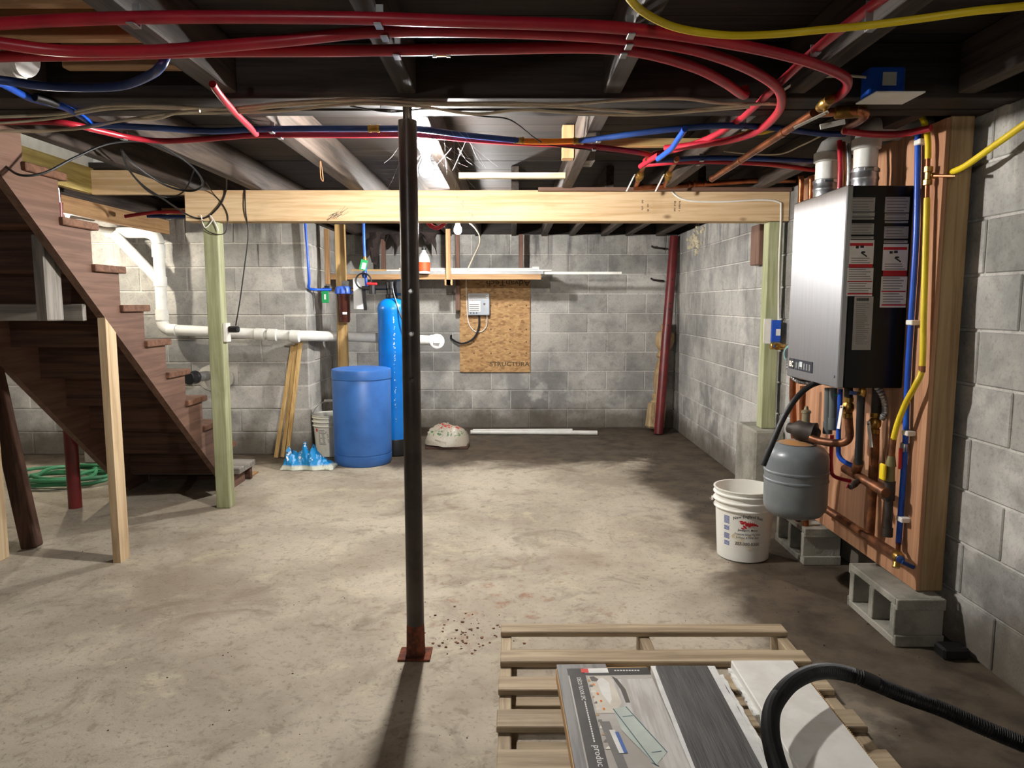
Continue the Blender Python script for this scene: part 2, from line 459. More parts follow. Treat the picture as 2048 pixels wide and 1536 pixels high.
# ---- ceiling: subfloor planks and joists
ceil = thing('ceiling', 'dark board subfloor on old joists', None, (0, 2.5, 2.18), kind='structure')
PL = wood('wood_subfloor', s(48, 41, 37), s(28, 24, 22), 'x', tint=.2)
y = YN
while y < YB:
    y1 = min(y + .146, YB)
    spans = [(XFL, XR)]
    if y1 > 2.72 and y < 4.80: spans = [(XFL, -2.80), (-1.955, XR)]
    for a, b in spans:
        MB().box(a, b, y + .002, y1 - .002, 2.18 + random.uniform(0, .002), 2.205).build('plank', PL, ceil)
    y = y1
SHEET = mat('upper_floor_underlay', s(40, 34, 30), rough=.9)
MB().box(-1.955, XR + .2, YN, YB + .2, 2.206, 2.24).build('underlay', SHEET, ceil)
MB().box(XFL - .2, -2.80, YN, YB + .2, 2.206, 2.24).build('underlay', SHEET, ceil)
MB().box(-2.80, -1.955, YN, 2.72, 2.206, 2.24).build('underlay', SHEET, ceil)
MB().box(-2.80, -1.955, 4.80, YB + .2, 2.206, 2.24).build('underlay', SHEET, ceil)
MB().box(XFL - .2, XC + .05, YL, YB + .2, 2.03, 2.05).build('sill_plate', W('old', 'x'), ceil)
for (a_, b_, c_, d_) in ((XC - .2, XR + .25, YB + .001, YB + .05), (XR + .001, XR + .05, YN, YB + .05), (XFL - .05, XFL - .001, YN, YB), (XFL, XR, YN - .05, YN - .001), (XFL, XC - .21, YB + .15, YB + .19)):
    MB().box(a_, b_, c_, d_, 2.03, 2.206).build('rim_joist', PL, ceil)
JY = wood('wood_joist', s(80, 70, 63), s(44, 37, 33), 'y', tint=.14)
for xc, th in ((-4.2, .05), (-3.55, .05), (-2.96, .06), (-1.58, .06), (-.96, .08), (-.35, .06), (.335, .06), (.95, .06), (1.52, .06)):
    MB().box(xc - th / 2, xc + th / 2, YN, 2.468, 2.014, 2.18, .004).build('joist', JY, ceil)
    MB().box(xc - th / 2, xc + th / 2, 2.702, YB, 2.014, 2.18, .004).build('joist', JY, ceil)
MB().box(-2.30, -2.24, YN, 2.468, 2.014, 2.18, .004).build('joist', JY, ceil)
MB().box(-2.03, -1.965, 2.702, YB, 2.014, 2.20, .004).build('trimmer_joist', JY, ceil)
for xc in (-.65, .02, .62, 1.2):
    MB().box(xc - .025, xc + .025, 4.6, YB, 2.016, 2.18, .004).build('joist', JY, ceil)
# bridging and scraps between the joists
MB().box(.36, .41, 3.62, 3.78, 2.02, 2.175).build('blocking', W('grey', 'z'), ceil)
MB().box(.245, .30, 3.55, 3.62, 2.02, 2.175).build('blocking', W('tan', 'z'), ceil)
MB().box(-.30, .30, 4.10, 4.14, 2.02, 2.05).build('cleat', W('stud', 'x'), ceil)
MB().box(.16, 1.70, 4.42, 4.46, 2.0, 2.02).build('cleat', W('brown', 'x'), ceil)
MB().box(.37, .92, 3.38, 3.42, 2.04, 2.075).build('cleat', W('strip', 'x'), ceil)
# pale blocking near the camera on the left
for x0, x1, yy in ((-2.24, -1.0, 1.80), (-1.55, -1.0, 2.03), (-1.38, -1.0, 2.27)):
    MB().box(x0, x1, yy, yy + .038, 2.035, 2.178, .004).build('blocking', W('tan', 'x'), ceil)
# stair opening
LT = wood('wood_yellowed', s(188, 168, 104), s(150, 128, 72), 'y')
MB().box(-2.80, -2.755, 2.72, 4.80, 2.035, 2.20).build('trimmer_joist', LT, ceil)
MB().box(-2.755, -2.03, 4.77, 4.81, 2.03, 2.185).build('stair_header', W('pine', 'x'), ceil)
MB().box(-2.93, -2.89, 4.55, 6.1, 1.90, 2.012).build('rim_board', W('tan', 'y'), ceil)
MB().box(-2.89, -2.03, 5.98, 6.05, 2.032, 2.10).build('blocking', W('tan', 'x'), ceil)
tw = MB()
tw.box(-2.799, -2.785, 2.73, 4.85, 2.201, 3.6); tw.box(-1.955, -1.90, 2.6, 4.86, 2.245, 3.6)
tw.box(-2.86, -1.90, 4.862, 4.91, 2.245, 3.6); tw.box(-2.86, -1.90, 2.55, 2.598, 2.245, 3.6); tw.box(-2.86, -1.90, 2.55, 4.91, 3.602, 3.64)
tw.build('wall_stairwell', DRYWALL, kind='structure', label='white painted stairwell wall above the opening')

# ---- lamps
def make_bulb(x, yy, z, watts, col, label):
    lamp = thing('light_bulb', label, 'light', (x, yy, z), 'bare bulbs lighting the basement')
    r = .030
    e = make_emit('bulb_glow', col, watts / (4 * math.pi ** 2 * r * r) / 1.0)
    prof = [(.001, -.034), (.012, -.031), (.022, -.024), (.029, -.011), (.030, .002), (.026, .018), (.018, .034), (.014, .048)]
    MB().lathe(prof, (x, yy, z), n=14).build('bulb_glass', e, lamp, smooth=True)
    top = 2.012 - z
    MB().lathe([(.015, .049), (.017, .058), (.020, .066), (.045, top - .012), (.055, top)], (x, yy, z), n=20).build('lamp_holder', WHITE, lamp, smooth=True)
for b in BULBS: make_bulb(*b)
up = thing('stairwell_fill_light', 'added unseen fill light above the stairwell opening', 'light', (-2.38, 3.4, 3.55))  # unseen lamp, added to brighten the white stairwell wall
MB().lathe([(.001, -.06), (.05, -.055), (.09, -.03), (.10, 0)], (-2.38, 3.4, 3.56), n=20).build('fill_emitter', make_emit('stair_fill_glow', (1, .97, .92), 90), up, smooth=True)
MB().cyl((-2.38, 3.4, 3.561), (-2.38, 3.4, 3.60), .11, 20).build('fill_base', WHITE, up)

# ================================================================== MAIN TIMBER AND COLUMNS
g = thing('girder', 'dark built-up girder crossing the whole ceiling above the black column', 'beam', (0, 2.58, 2.0))
for i, (a, b) in enumerate(((2.470, 2.545), (2.547, 2.622), (2.624, 2.70))):
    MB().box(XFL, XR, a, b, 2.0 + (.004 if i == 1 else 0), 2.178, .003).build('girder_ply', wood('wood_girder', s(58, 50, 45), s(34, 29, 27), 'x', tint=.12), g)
hb = thing('header_beam', 'pale knotty pine header beam spanning between the two green posts', 'beam', (-.14, 4.5, 1.825))
MB().box(-2.02, 1.715, 4.48, 4.535, 1.825, 2.012, .003).build('beam_ply', W('pine', 'x'), hb)
MB().box(-2.02, 1.715, 4.537, 4.59, 1.823, 2.012, .003).build('beam_ply', W('pine', 'x'), hb)
def smudge(cx, cz, n, ln, ang, sp, yy=4.4795):
    t = MB()
    for i in range(n):
        a = ang + random.uniform(-.25, .25); l = ln * random.uniform(.4, 1); ox = random.uniform(-sp, sp); oz = random.uniform(-sp, sp) * .35 + ox * math.tan(ang) * .4
        p = Vector((cx + ox, yy, cz + oz)); q = p + Vector((math.cos(a) * l, 0, math.sin(a) * l)); nrm = Vector((-math.sin(a), 0, math.cos(a))) * random.uniform(.0008, .002)
        quad(t, p, q, q + nrm, p + nrm)
    return t
smudge(-1.10, 1.85, 34, .06, .62, .05).build('scuff_marks', INK, hb)
smudge(-.30, 1.93, 16, .05, -1.2, .06).build('scuff_marks', INKGREY, hb)
t = MB()
for cx in (.80, .835, 1.0, 1.03):
    for k in range(9):
        zz = 1.885 + k * .008
        if random.random() < .25: continue
        wd = random.uniform(.006, .014)
        quad(t, (cx, 4.4794, zz), (cx + wd, 4.4794, zz), (cx + wd, 4.4794, zz + .004), (cx, 4.4794, zz + .004))
t.build('grade_stamp', INK, hb)

def post(name, label, x0, x1, y0, y1, z0, z1, m, cat='post', group=None):
    return MB().box(x0, x1, y0, y1, z0, z1, .004).build(name, m, None, label, cat, group)
post('timber_post', 'green pressure-treated post beside the stairs with an outlet box', -1.915, -1.826, 4.48, 4.569, 0, 1.822, W('treated', 'z'))
post('timber_post', 'green pressure-treated post standing on the concrete ledge by the boiler', 1.595, 1.684, 4.49, 4.58, .522, 1.822, W('treated', 'z'))
MB().box(1.53, XR - .004, 4.40, 4.78, 0, .52, .012).build('concrete_ledge', CBLOCK, None, 'low rough concrete ledge under the right green post', 'ledge')
MB().box(1.66, XR - .004, 4.86, 5.02, 1.58, 1.85, .006).build('nailing_block', W('brown', 'z'), None, 'short brown wood block fixed high on the right block wall', 'wood block')

lc = thing('steel_column', 'black painted steel column with rusted foot in the middle of the floor', 'column', (-.362, 2.545, 0))
cx, cy = -.362, 2.545
MB().lathe([(.0325, .11), (.0325, 1.945), (.024, 1.946)], (cx, cy, 0), n=28).build('column_tube', COLM, lc, smooth=True)
MB().lathe([(.036, .008), (.0345, .05), (.034, .085), (.0328, .125)], (cx, cy, 0), n=22).build('rusted_foot', RUST, lc, smooth=True)
MB().box(cx - .062, cx + .058, cy - .052, cy + .05, 0, .008, .002).build('base_plate', RUST, lc)
MB().lathe([(.016, 1.946), (.016, 1.99)], (cx, cy, 0), n=14).build('jack_screw', COLM, lc, smooth=True)
MB().box(cx - .09, cx + .13, cy - .045, cy + .045, 1.9905, 1.9985, .002, rot=Matrix.Rotation(R(14), 3, 'Z')).build('bearing_plate', COLM, lc)
for pz, mm in ((582, GALV), (667, GALV), (760, COLM)):
    z = aty(835, pz, 2.513).z
    MB().lathe([(.010, 0), (.010, .004), (.006, .007)], (cx + .006, cy - .0318, z), (0, -1, 0), 12).build('bolt', mm, lc)

# ================================================================== STAIRS
st = thing('staircase', 'brown stained wooden staircase rising towards the camera on the left', 'stairs', (-2.4, 4.0, 0))
RUN, RISE, XA, XB = .222, .194, -2.76, -2.0
nz = lambda n: (5.24 - RUN * n, .146 + RISE * n)
def zlow(Y): return .874 * (4.93 - Y)
prof = [(4.93, 0.0), (5.20, 0.0)]
for n in range(0, 11):
    Yn, Zn = nz(n)
    prof += [(Yn - .035, max(0, Zn - .036 - RISE)) if n else (Yn - .035, 0), (Yn - .035, Zn - .036)]
Yt, Zt = nz(10)
prof += [(2.74, Zt - .036), (2.74, zlow(2.74))]
cl = []
for p in prof:
    if not cl or (Vector((*p, 0)) - Vector((*cl[-1], 0))).length > 1e-4: cl.append(p)
cl = cl[0:1] + [p for p in cl[1:] if p != (5.20, 0.0)]
for xa in (XA, XB - .04):
    MB().prism(cl, lambda u, v: Vector((xa, u, v)), lambda u, v: Vector((xa + .04, u, v))).build('stringer', W('brown', 'y'), st)
for n in range(1, 11):
    Yn, Zn = nz(n)
    MB().box(XA - .01, XB + .022, Yn - .27, Yn, Zn - .035, Zn, .004).build('tread', W('tread', 'x'), st)
for n in range(1, 11):
    Yn, Zn = nz(n)
    MB().box(XA + .04, XB - .041, Yn - .055, Yn - .036, Zn - .036 - RISE + .002, Zn - .037).build('riser', W('dark', 'x'), st)
MB().box(XA - .02, XB + .05, 4.98, 5.30, .10, .146, .006).build('tread', W('grey', 'x'), st)
MB().box(XA + .02, XB + .03, 5.24, 5.28, .0, .10, .004).build('riser', W('dark', 'x'), st)
MB().prism([(3.50, 0), (3.589, 0), (3.589, zlow(3.589) - .001), (3.50, zlow(3.50) - .001)], lambda u, v: Vector((-2.036, u, v)), lambda u, v: Vector((-1.998, u, v))).build('stud', W('stud', 'z'), None, 'pale stud propping the near stair stringer', 'post')
post('stud', 'pale stud at the left edge of the frame under the stairs', -2.665, -2.625, 3.50, 3.589, 0, 1.13, W('stud', 'z'))
MB().bar((-2.61, 3.74, .0), (-2.80, 3.80, 1.02), .085, .075, .008).build('leaning_beam', W('dark', 'z'), None, 'dark weathered beam leaning under the stairs beside the left stud', 'beam')
MB().box(-2.115, -2.062, 3.17, 3.285, 1.24, 1.62, .005).build('hanging_block', W('grey', 'z'), None, 'grey weathered board end hanging inside the stair stringer', 'board')
MB().box(-2.715, -2.045, 3.40, 3.43, 1.235, 1.315, .003).build('cross_board', W('grey', 'x'), None, 'grey board fixed across the underside of the stairs', 'board')
MB().cyl((-2.84, 4.5, 0), (-2.84, 4.5, 2.0), .040, 20).build('steel_column', DKRED, None, 'dark red steel column behind the stairs', 'column', smooth=True)
MB().box(-2.045, -1.99, 5.28, 5.46, 0, .012).build('wood_scrap', W('tan', 'y'), None, 'thin brown board scrap on the floor at the stair foot', 'board')

# hose coil
t = MB(); pts = []
cx, cy = -3.32, 5.15
for i in range(0, 5 * 24 + 8):
    a = i / 24 * 2 * math.pi; k = i / 24
    rr = .20 + .045 * math.sin(k * 2.3) + .03 * math.sin(a * 2 + k)
    pts.append((cx + math.cos(a) * rr * 1.35 + .03 * math.sin(k * 3), cy + math.sin(a) * rr + .03 * math.cos(k * 2), .016 + .016 * k * .75 + .012 * math.sin(a * 1.5 + k) ** 2))
pts += [(cx + .30, cy + .12, .10), (cx + .42, cy + .30, .06), (cx + .52, cy + .45, .02)]
t.tube(pts, .0135, 8)
t.build('garden_hose', mat('hose_green', s(78, 158, 112), s(60, 132, 92), rough=.45), None, 'green garden hose coiled on the floor behind the stairs', 'hose', smooth=True)
MB().box(-3.55, -3.30, 5.78, 5.98, 0, .19, .01).build('concrete_chunk', CBLOCK, None, 'grey concrete block lying behind the coiled green hose', 'block')
MB().box(-3.28, -3.12, 5.70, 5.9, 0, .42, .01).build('concrete_pier', CBLOCK, None, 'narrow upright concrete pier behind the red column', 'block')
MB().lathe([(.075, 0), (.08, .01), (.08, .2), (.06, .23), (.06, .25)], (-3.42, 5.88, .192), n=20).build('dark_canister', BLACK, None, 'dark canister standing on the concrete block behind the hose', 'canister', smooth=True)

# ================================================================== DRAIN PIPE
dp = thing('drain_pipe', 'white plastic drain pipe stepping down and along the block walls', 'pipe', (-2.0, 5.95, .95))
YP = 5.96
A = aty(322, 640, YP); B = aty(318, 466, YP)
xv = (A.x + B.x) / 2; zl = 1.10; zu = 1.90
end = Vector((-.735, 6.47, .985))
MB().tube([(xv, YP, zl + .07), (xv, YP, zu - .09)], .0445, 18).build('vertical_pipe', PVC, dp, smooth=True)
def elbow(c, a0, a1, rad, r, plane='xz', n=8):
    out = []
    for i in range(n + 1):
        a = a0 + (a1 - a0) * i / n
        out.append(Vector((c[0] + math.cos(a) * rad, c[1], c[2] + math.sin(a) * rad)))
    return MB().tube(out, r, 18)
elbow((xv + .07, YP, zl + .07), math.pi, 1.5 * math.pi, .07, .049).build('elbow', PVC, dp, smooth=True)
MB().tube([(xv + .07, YP, zl), (-1.84, YP + .03, zl - .05), (-1.70, 6.06, zl - .055), (-1.655, 6.20, zl - .065), (-1.64, 6.38, zl - .072), (-1.58, 6.465, zl - .078), (-1.48, 6.475, zl - .08), end], .0445, 18).build('long_run', PVC, dp, smooth=True)
elbow((xv - .09, YP, zu - .09), 0, math.pi / 2, .09, .049).build('elbow', PVC, dp, smooth=True)
MB().tube([(xv - .09, YP, zu), (xv - .42, YP, zu)], .0445, 18).build('short_run', PVC, dp, smooth=True)
MB().tube([(xv - .36, YP - .02, zu), (xv - .30, YP - .05, zu - .05), (xv - .08, YP - .03, zu - .30), (xv - .01, YP, zu - .40)], .040, 18).build('branch_pipe', PVC, dp, smooth=True)
MB().tube([(xv - .34, YP, zu + .005), (xv - .40, 5.5, zu + .02), (xv - .40, 4.75, zu + .03)], .024, 14).build('inlet_pipe', PVC, dp, smooth=True)
for (a, b) in (((xv, YP, zl + .08), (xv, YP, zl + .17)), ((xv, YP, 1.46), (xv, YP, 1.54)), ((xv, YP, 1.70), (xv, YP, 1.80))):
    MB().cyl(a, b, .052, 18).build('coupling', PVC, dp, smooth=True)
for px in (345, 520, 545, 590):
    X = aty(px, 665, YP).x; z = zl - .05 * (X - xv - .07) / (1.84 - .07 + xv) if False else zl - .05 * (X - xv - .07) / (-1.84 - xv - .07)
    MB().cyl((X - .035, YP, z), (X + .035, YP, z - .003), .0515, 18).build('coupling', PVC, dp, smooth=True)
MB().tube([end, end + Vector((.05, -.03, 0)), end + Vector((.065, -.12, 0))], .052, 18).build('cleanout_elbow', PVC, dp, smooth=True)
cc = end + Vector((.065, -.12, 0))
MB().lathe([(.066, 0), (.066, .03), (.060, .034), (.052, .034), (.05, .030)], cc, (.1, -1, 0), 24).build('cleanout_plug', PVC, dp, smooth=True)
MB().box(cc.x - .028, cc.x + .028, cc.y - .052, cc.y - .03, cc.z - .018, cc.z + .018, .003).build('plug_grip', PVC, dp)
stub = thing('wall_stub_pipe', 'short black coupling on a grey pipe poking from the left block wall', 'pipe', (-2.66, 5.95, .70))
MB().cyl((-2.63, 6.12, .70), (-2.68, 5.95, .70), .042, 18).build('pipe', GALV, stub, smooth=True)
MB().lathe([(.05, 0), (.056, .01), (.056, .03), (.052, .035), (.052, .075), (.056, .08), (.056, .10), (.05, .105)], (-2.675, 5.99, .70), (-.25, -1, 0), 20).build('rubber_coupling', BLACK, stub, smooth=True)
t = MB().sphere((-2.57, 6.115, .68), .16, 14, 8, (1, .06, .75)); t.build('mortar_patch', mat('pale_mortar', s(200, 196, 186), rough=.95, bump=.5, bs=30), None, 'pale mortar patch around the stub pipe on the left wall', 'patch', smooth=True)
# leaning strips
for i, (b0, b1, tp, lb) in enumerate(((548, 5.98, 586, 'leftmost of the thin wood strips leaning on the left block wall'),
                                     (561, 6.0, 594, 'middle of the thin wood strips leaning on the left block wall'),
                                     (570, 5.96, 601, 'rightmost of the thin wood strips leaning on the left block wall'))):
    a = aty(b0 + 4, 912, b1); a.z = .006; c = aty(tp, 690 - i * 3, 6.085)
    MB().bar(a, c, .034, .018, .002).build('wood_strip', W('strip', 'z'), None, lb, 'strip', 'thin wood strips by the tanks')

# ================================================================== WATER TREATMENT CORNER
post('timber_post', 'pale upright stud carrying the brown filter housing', -1.563, -1.474, 6.36, 6.40, 0, 2.012, W('strip', 'z'))
# brine tank
bt = thing('brine_tank', 'short wide blue plastic brine tank with a domed lid', 'tank', (-1.244, 5.84, 0))
MB().lathe([(.222, 0), (.232, .012), (.236, .05), (.236, .085), (.231, .088), (.231, .093), (.236, .096), (.239, .70), (.236, .705)], (-1.244, 5.84, 0), n=48).build('tank_body', TANKBLUE, bt, smooth=True)
MB().lathe([(.238, .706), (.243, .709), (.243, .772), (.238, .785), (.215, .792), (.19, .790), (.17, .797), (.12, .799), (.10, .795), (.05, .797), (.001, .798)], (-1.244, 5.84, 0), n=48).build('lid', TANKBLUE, bt, smooth=True)
# resin tank
rt = thing('softener_tank', 'tall bright blue pressure tank with black control valve behind the brine tank', 'tank', (-1.026, 6.16, 0))
tx, ty = -1.026, 6.16
pr = [(.131, .145), (.132, .16), (.132, 1.24)]
for i in range(1, 9):
    a = i / 8 * math.pi / 2; pr.append((.132 * math.cos(a) + .001 + .028 * math.sin(a), 1.24 + .125 * math.sin(a)))
MB().lathe(pr, (tx, ty, 0), n=40).build('tank_shell', RESBLUE, rt, smooth=True)
MB().lathe([(.12, 0), (.134, .012), (.136, .14), (.133, .15)], (tx, ty, 0), n=40).build('foot_ring', BLACK, rt, smooth=True)
cv = MB().lathe([(.045, 1.362), (.052, 1.368), (.052, 1.395), (.042, 1.40), (.042, 1.44), (.05, 1.445), (.05, 1.50), (.04, 1.51)], (tx - .01, ty, 0), n=24).build('control_valve', BLACK, rt, smooth=True)
MB().box(tx + .03, tx + .145, ty - .09, ty + .06, 1.385, 1.525, .022).build('timer_cover', mat('timer_black', s(36, 40, 46), rough=.3), rt, smooth=True)
MB().cyl((tx - .05, ty - .02, 1.455), (tx - .17, ty - .02, 1.455), .022, 14).build('bypass_pipe', BLACK, rt, smooth=True)
MB().cyl((tx - .17, ty - .02, 1.40), (tx - .17, ty - .02, 1.475), .030, 16).build('bypass_body', BLACK, rt, smooth=True)
MB().box(tx - .215, tx - .13, ty - .045, ty + .0, 1.476, 1.498, .006).build('bypass_handle', mat('red_handle', s(214, 44, 48), rough=.4), rt)
MB().cyl((tx - .17, ty - .02, 1.45), (tx - .26, ty - .02, 1.45), .018, 14).build('bypass_tail', BLACK, rt, smooth=True)
MB().tube(spline([(tx + .01, ty - .06, 1.50), (tx + .02, ty - .09, 1.42), (tx + .09, ty - .135, 1.20), (tx + .155, ty - .12, 1.05), (tx + .16, ty - .1, .9)]), .006, 8).build('brine_line', BLACK, rt, smooth=True)
t = MB()
for k in range(64):
    z = random.choice((random.uniform(.30, 1.28), random.uniform(.8, 1.28))); a = R(-78 + random.uniform(-3, 3))
    p = Vector((tx + math.cos(a) * .1327, ty + math.sin(a) * .1327, z)); tv = Vector((-math.sin(a), math.cos(a), 0))
    e = random.uniform(.001, .003); quad(t, p - tv * e, p + tv * e, p + tv * e + Vector((0, 0, e * 3)), p - tv * e + Vector((0, 0, e * 3)))
t.build('faded_lettering', WHITE, rt)
# filter housing
fx, fy = -1.478, 6.285
fh = thing('water_filter', 'brown filter canister with blue cap on the pale stud', 'filter', (fx, fy, 1.15))
MB().lathe([(.030, 1.150), (.046, 1.156), (.051, 1.175), (.056, 1.385), (.062, 1.395), (.062, 1.402)], (fx, fy, 0), n=28).build('canister', mat('amber_brown_plastic', s(72, 34, 24), s(58, 26, 18), rough=.22), fh, smooth=True)
hd = MB().lathe([(.066, 1.402), (.071, 1.408), (.071, 1.455), (.062, 1.468), (.03, 1.472)], (fx, fy, 0), n=28).build('cap', mat('filter_cap_blue', s(64, 102, 198), rough=.35), fh, smooth=True)
for k in range(12):
    a = k / 12 * 2 * math.pi
    MB().box(fx + math.cos(a) * .071 - .006, fx + math.cos(a) * .071 + .006, fy + math.sin(a) * .071 - .006, fy + math.sin(a) * .071 + .006, 1.405, 1.45, .002).build('cap_rib', MATS['filter_cap_blue'], fh)
MB().box(fx + .0, fx + .038, fy - .0635, fy - .058, 1.225, 1.245).build('sticker', PAPER, fh)
MB().box(fx - .03, fx + .03, 6.345, 6.359, 1.43, 1.52, .002).build('bracket', GALV, fh)
MB().cyl((fx + .07, fy, 1.44), (fx + .10, fy, 1.44), .016, 12).build('brass_fitting', BRASS, fh, smooth=True)
MB().cyl((fx - .07, fy, 1.44), (fx - .10, fy, 1.44), .016, 12).build('brass_fitting', BRASS, fh, smooth=True)
def pipe(name, label, cat, pts, r, m, group=None, sub=8, n=10, parent=None):
    return MB().tube(spline(pts, sub), r, n).build(name, m, parent, label, cat, group, smooth=True)
lp = thing('water_line', 'blue water line coming down beside the corner to the filter inlet', 'pipe', (-1.70, 6.25, 1.44))
MB().tube(spline([aty(609, 430, 6.09), aty(612, 470, 6.09), aty(618, 555, 6.09), Vector((-1.735, 6.12, 1.452)), Vector((-1.70, 6.22, 1.44)), Vector((-1.58, fy, 1.44))]), .0115, 10).build('tube', BLUE, lp, smooth=True)
MB().cyl((-1.66, 6.275, 1.44), (-1.60, 6.285, 1.44), .018, 12).build('valve_body', NAVY, lp, smooth=True)
MB().box(-1.64, -1.60, 6.255, 6.30, 1.458, 1.474, .003).build('valve_lever', BLACK, lp)
MB().box(-1.665, -1.602, 6.255, 6.259, 1.325, 1.428, .002).build('hang_tag', GREENTAG, lp)
MB().box(-1.643, -1.627, 6.2535, 6.2548, 1.355, 1.40).build('tag_print', PAPER, lp)
rp = thing('water_line', 'blue water line dropping from the ceiling to the softener bypass valve', 'pipe', (-1.30, 6.2, 1.44))
MB().tube(spline([aty(727, 430, 6.2), aty(728, 480, 6.2), aty(731, 540, 6.2), aty(733, 575, 6.2)]), .012, 10).build('tube', BLUE, rp, smooth=True)
MB().lathe([(.012, -.03), (.020, -.025), (.024, 0), (.020, .025), (.012, .03)], aty(729, 549, 6.18), n=14).build('valve_body', NAVY, rp, smooth=True)
a = aty(727, 530, 6.17)
MB().box(a.x - .03, a.x + .03, a.y - .002, a.y + .002, a.z - .045, a.z + .045, .001, rot=Matrix.Rotation(R(14), 3, 'Y')).build('hang_tag', GREENTAG, rp)
MB().box(a.x - .012, a.x + .022, a.y - .0045, a.y - .003, a.z - .035, a.z + .02, rot=Matrix.Rotation(R(14), 3, 'Y'), piv=a).build('tag_print', PAPER, rp)
MB().lathe([(.013, -.02), (.016, 0), (.013, .02)], aty(730, 518, 6.19), n=12).build('brass_fitting', BRASS, rp, smooth=True)
# manual and wrench
a = aty(706, 556, 6.22); b = aty(733, 618, 6.22)
MB().box(a.x, b.x, 6.22, 6.223, b.z, a.z, .0005).build('instruction_sheet', PAPER, None, 'white instruction sheet hanging beside the brown filter', 'paper')
c = aty(727, 562, 6.15); wr = thing('filter_wrench', 'black ring filter wrench hanging in front of the white sheet', 'wrench', (c.x, 6.15, c.z))
MB().tube([c + Vector((math.cos(k / 24 * 2 * math.pi) * .066, 0, math.sin(k / 24 * 2 * math.pi) * .066)) for k in range(25)], .007, 8, cap=False).build('ring', BLACK, wr, smooth=True)
MB().bar(c + Vector((.0, 0, -.064)), c + Vector((.012, 0, -.25)), .03, .012, .003).build('handle', BLACK, wr)
# bucket helper
def bucket(name, label, x, yy, m, h=.37, rt_=.15, rb=.13):
    o = thing(name, label, 'bucket', (x, yy, 0))
    q = rt_ - rb
    f = lambda z: rb + q * z / h
    pr = [(rb - .01, 0), (rb, .006), (f(.265), .265), (f(.27) + .010, .268), (f(.272) + .010, .272), (f(.275), .277), (f(.30), .302), (f(.30) + .012, .305), (f(.3) + .012, .310), (f(.31), .315), (f(.33), .336), (f(.33) + .010, .339), (f(.34) + .010, .344), (f(.34), .349), (f(.35) + .004, .362), (f(h) + .008, .366), (f(h) + .008, h), (f(h) - .002, h), (f(h) - .004, h - .01), (rb - .006, .012), (.001, .010)]
    MB().lathe(pr, (x, yy, 0), n=44).build('bucket_body', m, o, smooth=True)
    return o, f
BK2 = mat('stained_bucket_white', s(222, 220, 208), s(186, 172, 140), ns=4, rough=.45, lo=.5, hi=.8)
b2, f2 = bucket('plastic_bucket', 'stained white bucket with raised wire handle behind the brine tank', -1.585, 6.13, BK2, .36, .152, .128)
MB().tube(spline([(-1.585 + math.cos(R(a)) * .162, 6.13 + .02 * math.sin(R(a)), .315 + math.sin(R(a)) * .16) for a in range(0, 181, 20)], 3), .0025, 6).build('wire_handle', GALV, b2, smooth=True)
MB().cyl((-1.64, 6.15, .475), (-1.53, 6.15, .475), .011, 10).build('grip', WHITE, b2, smooth=True)
def on_bucket(x, yy, f, ang0, r_off=.0012):
    def fn(u, v):
        r = f(v) + r_off; a = ang0 + u / r
        return Vector((x + math.cos(a) * r, yy + math.sin(a) * r, v))
    return fn
fn = on_bucket(-1.585, 6.13, f2, R(-122)); t = MB()
for k in range(12):
    z = .235 - k * .011; w_ = random.uniform(.06, .1)
    quad(t, fn(0, z), fn(w_ / 2, z), fn(w_ / 2, z + .005), fn(0, z + .005)); quad(t, fn(w_ / 2, z), fn(w_, z), fn(w_, z + .005), fn(w_ / 2, z + .005))
t.build('label_print', INKGREY, b2)
t = MB(); quad(t, fn(-.03, .225), fn(-.008, .225), fn(-.008, .25), fn(-.03, .25)); t.build('label_mark', INKRED, b2)
# salt bags
def make_bag_mat(name, base, cols, sc):
    m, nt, b, L = _nt(name)
    v = _coords(nt, jitter=False)
    col = base
    for i, (c, lo, hi, z0, z1) in enumerate(cols):
        n = _noise(nt, v, sc + i * 3.1, 3)
        f = _ramp(nt, n, lo, hi)
        if z0 is not None:
            sx = nt.nodes.new('ShaderNodeSeparateXYZ'); L.new(v, sx.inputs[0])
            f = _math(nt, 'MULTIPLY', f, _math(nt, 'MULTIPLY', _ramp(nt, sx.outputs[2], z0, z0 + .02), _math(nt, 'SUBTRACT', 1.0, _ramp(nt, sx.outputs[2], z1, z1 + .02))))
        col = _mix(nt, f, col, c)
    L.new(col, b.inputs['Base Color']); b.inputs['Roughness'].default_value = .35
    _bump(nt, b, _noise(nt, v, 22, 4), .5, .01)
    return m
BAG1 = make_bag_mat('blue_salt_bag_film', s(208, 212, 196), [(s(30, 140, 206), .18, .28, .025, .40), (s(222, 230, 234), .60, .63, .06, .40), (s(20, 28, 46), .60, .625, .085, .40)], 26)
BAG2 = make_bag_mat('pale_salt_bag_film', s(176, 168, 150), [(s(176, 44, 40), .53, .56, .14, .19), (s(40, 104, 56), .54, .57, .085, .125), (s(120, 114, 100), .6, .7, .0, .3)], 34)
def crumple(nx, ny, fn):
    vs = [fn(i / nx, j / ny) for j in range(ny + 1) for i in range(nx + 1)]
    fs = [(j * (nx + 1) + i, j * (nx + 1) + i + 1, (j + 1) * (nx + 1) + i + 1, (j + 1) * (nx + 1) + i) for j in range(ny) for i in range(nx)]
    return vs, fs
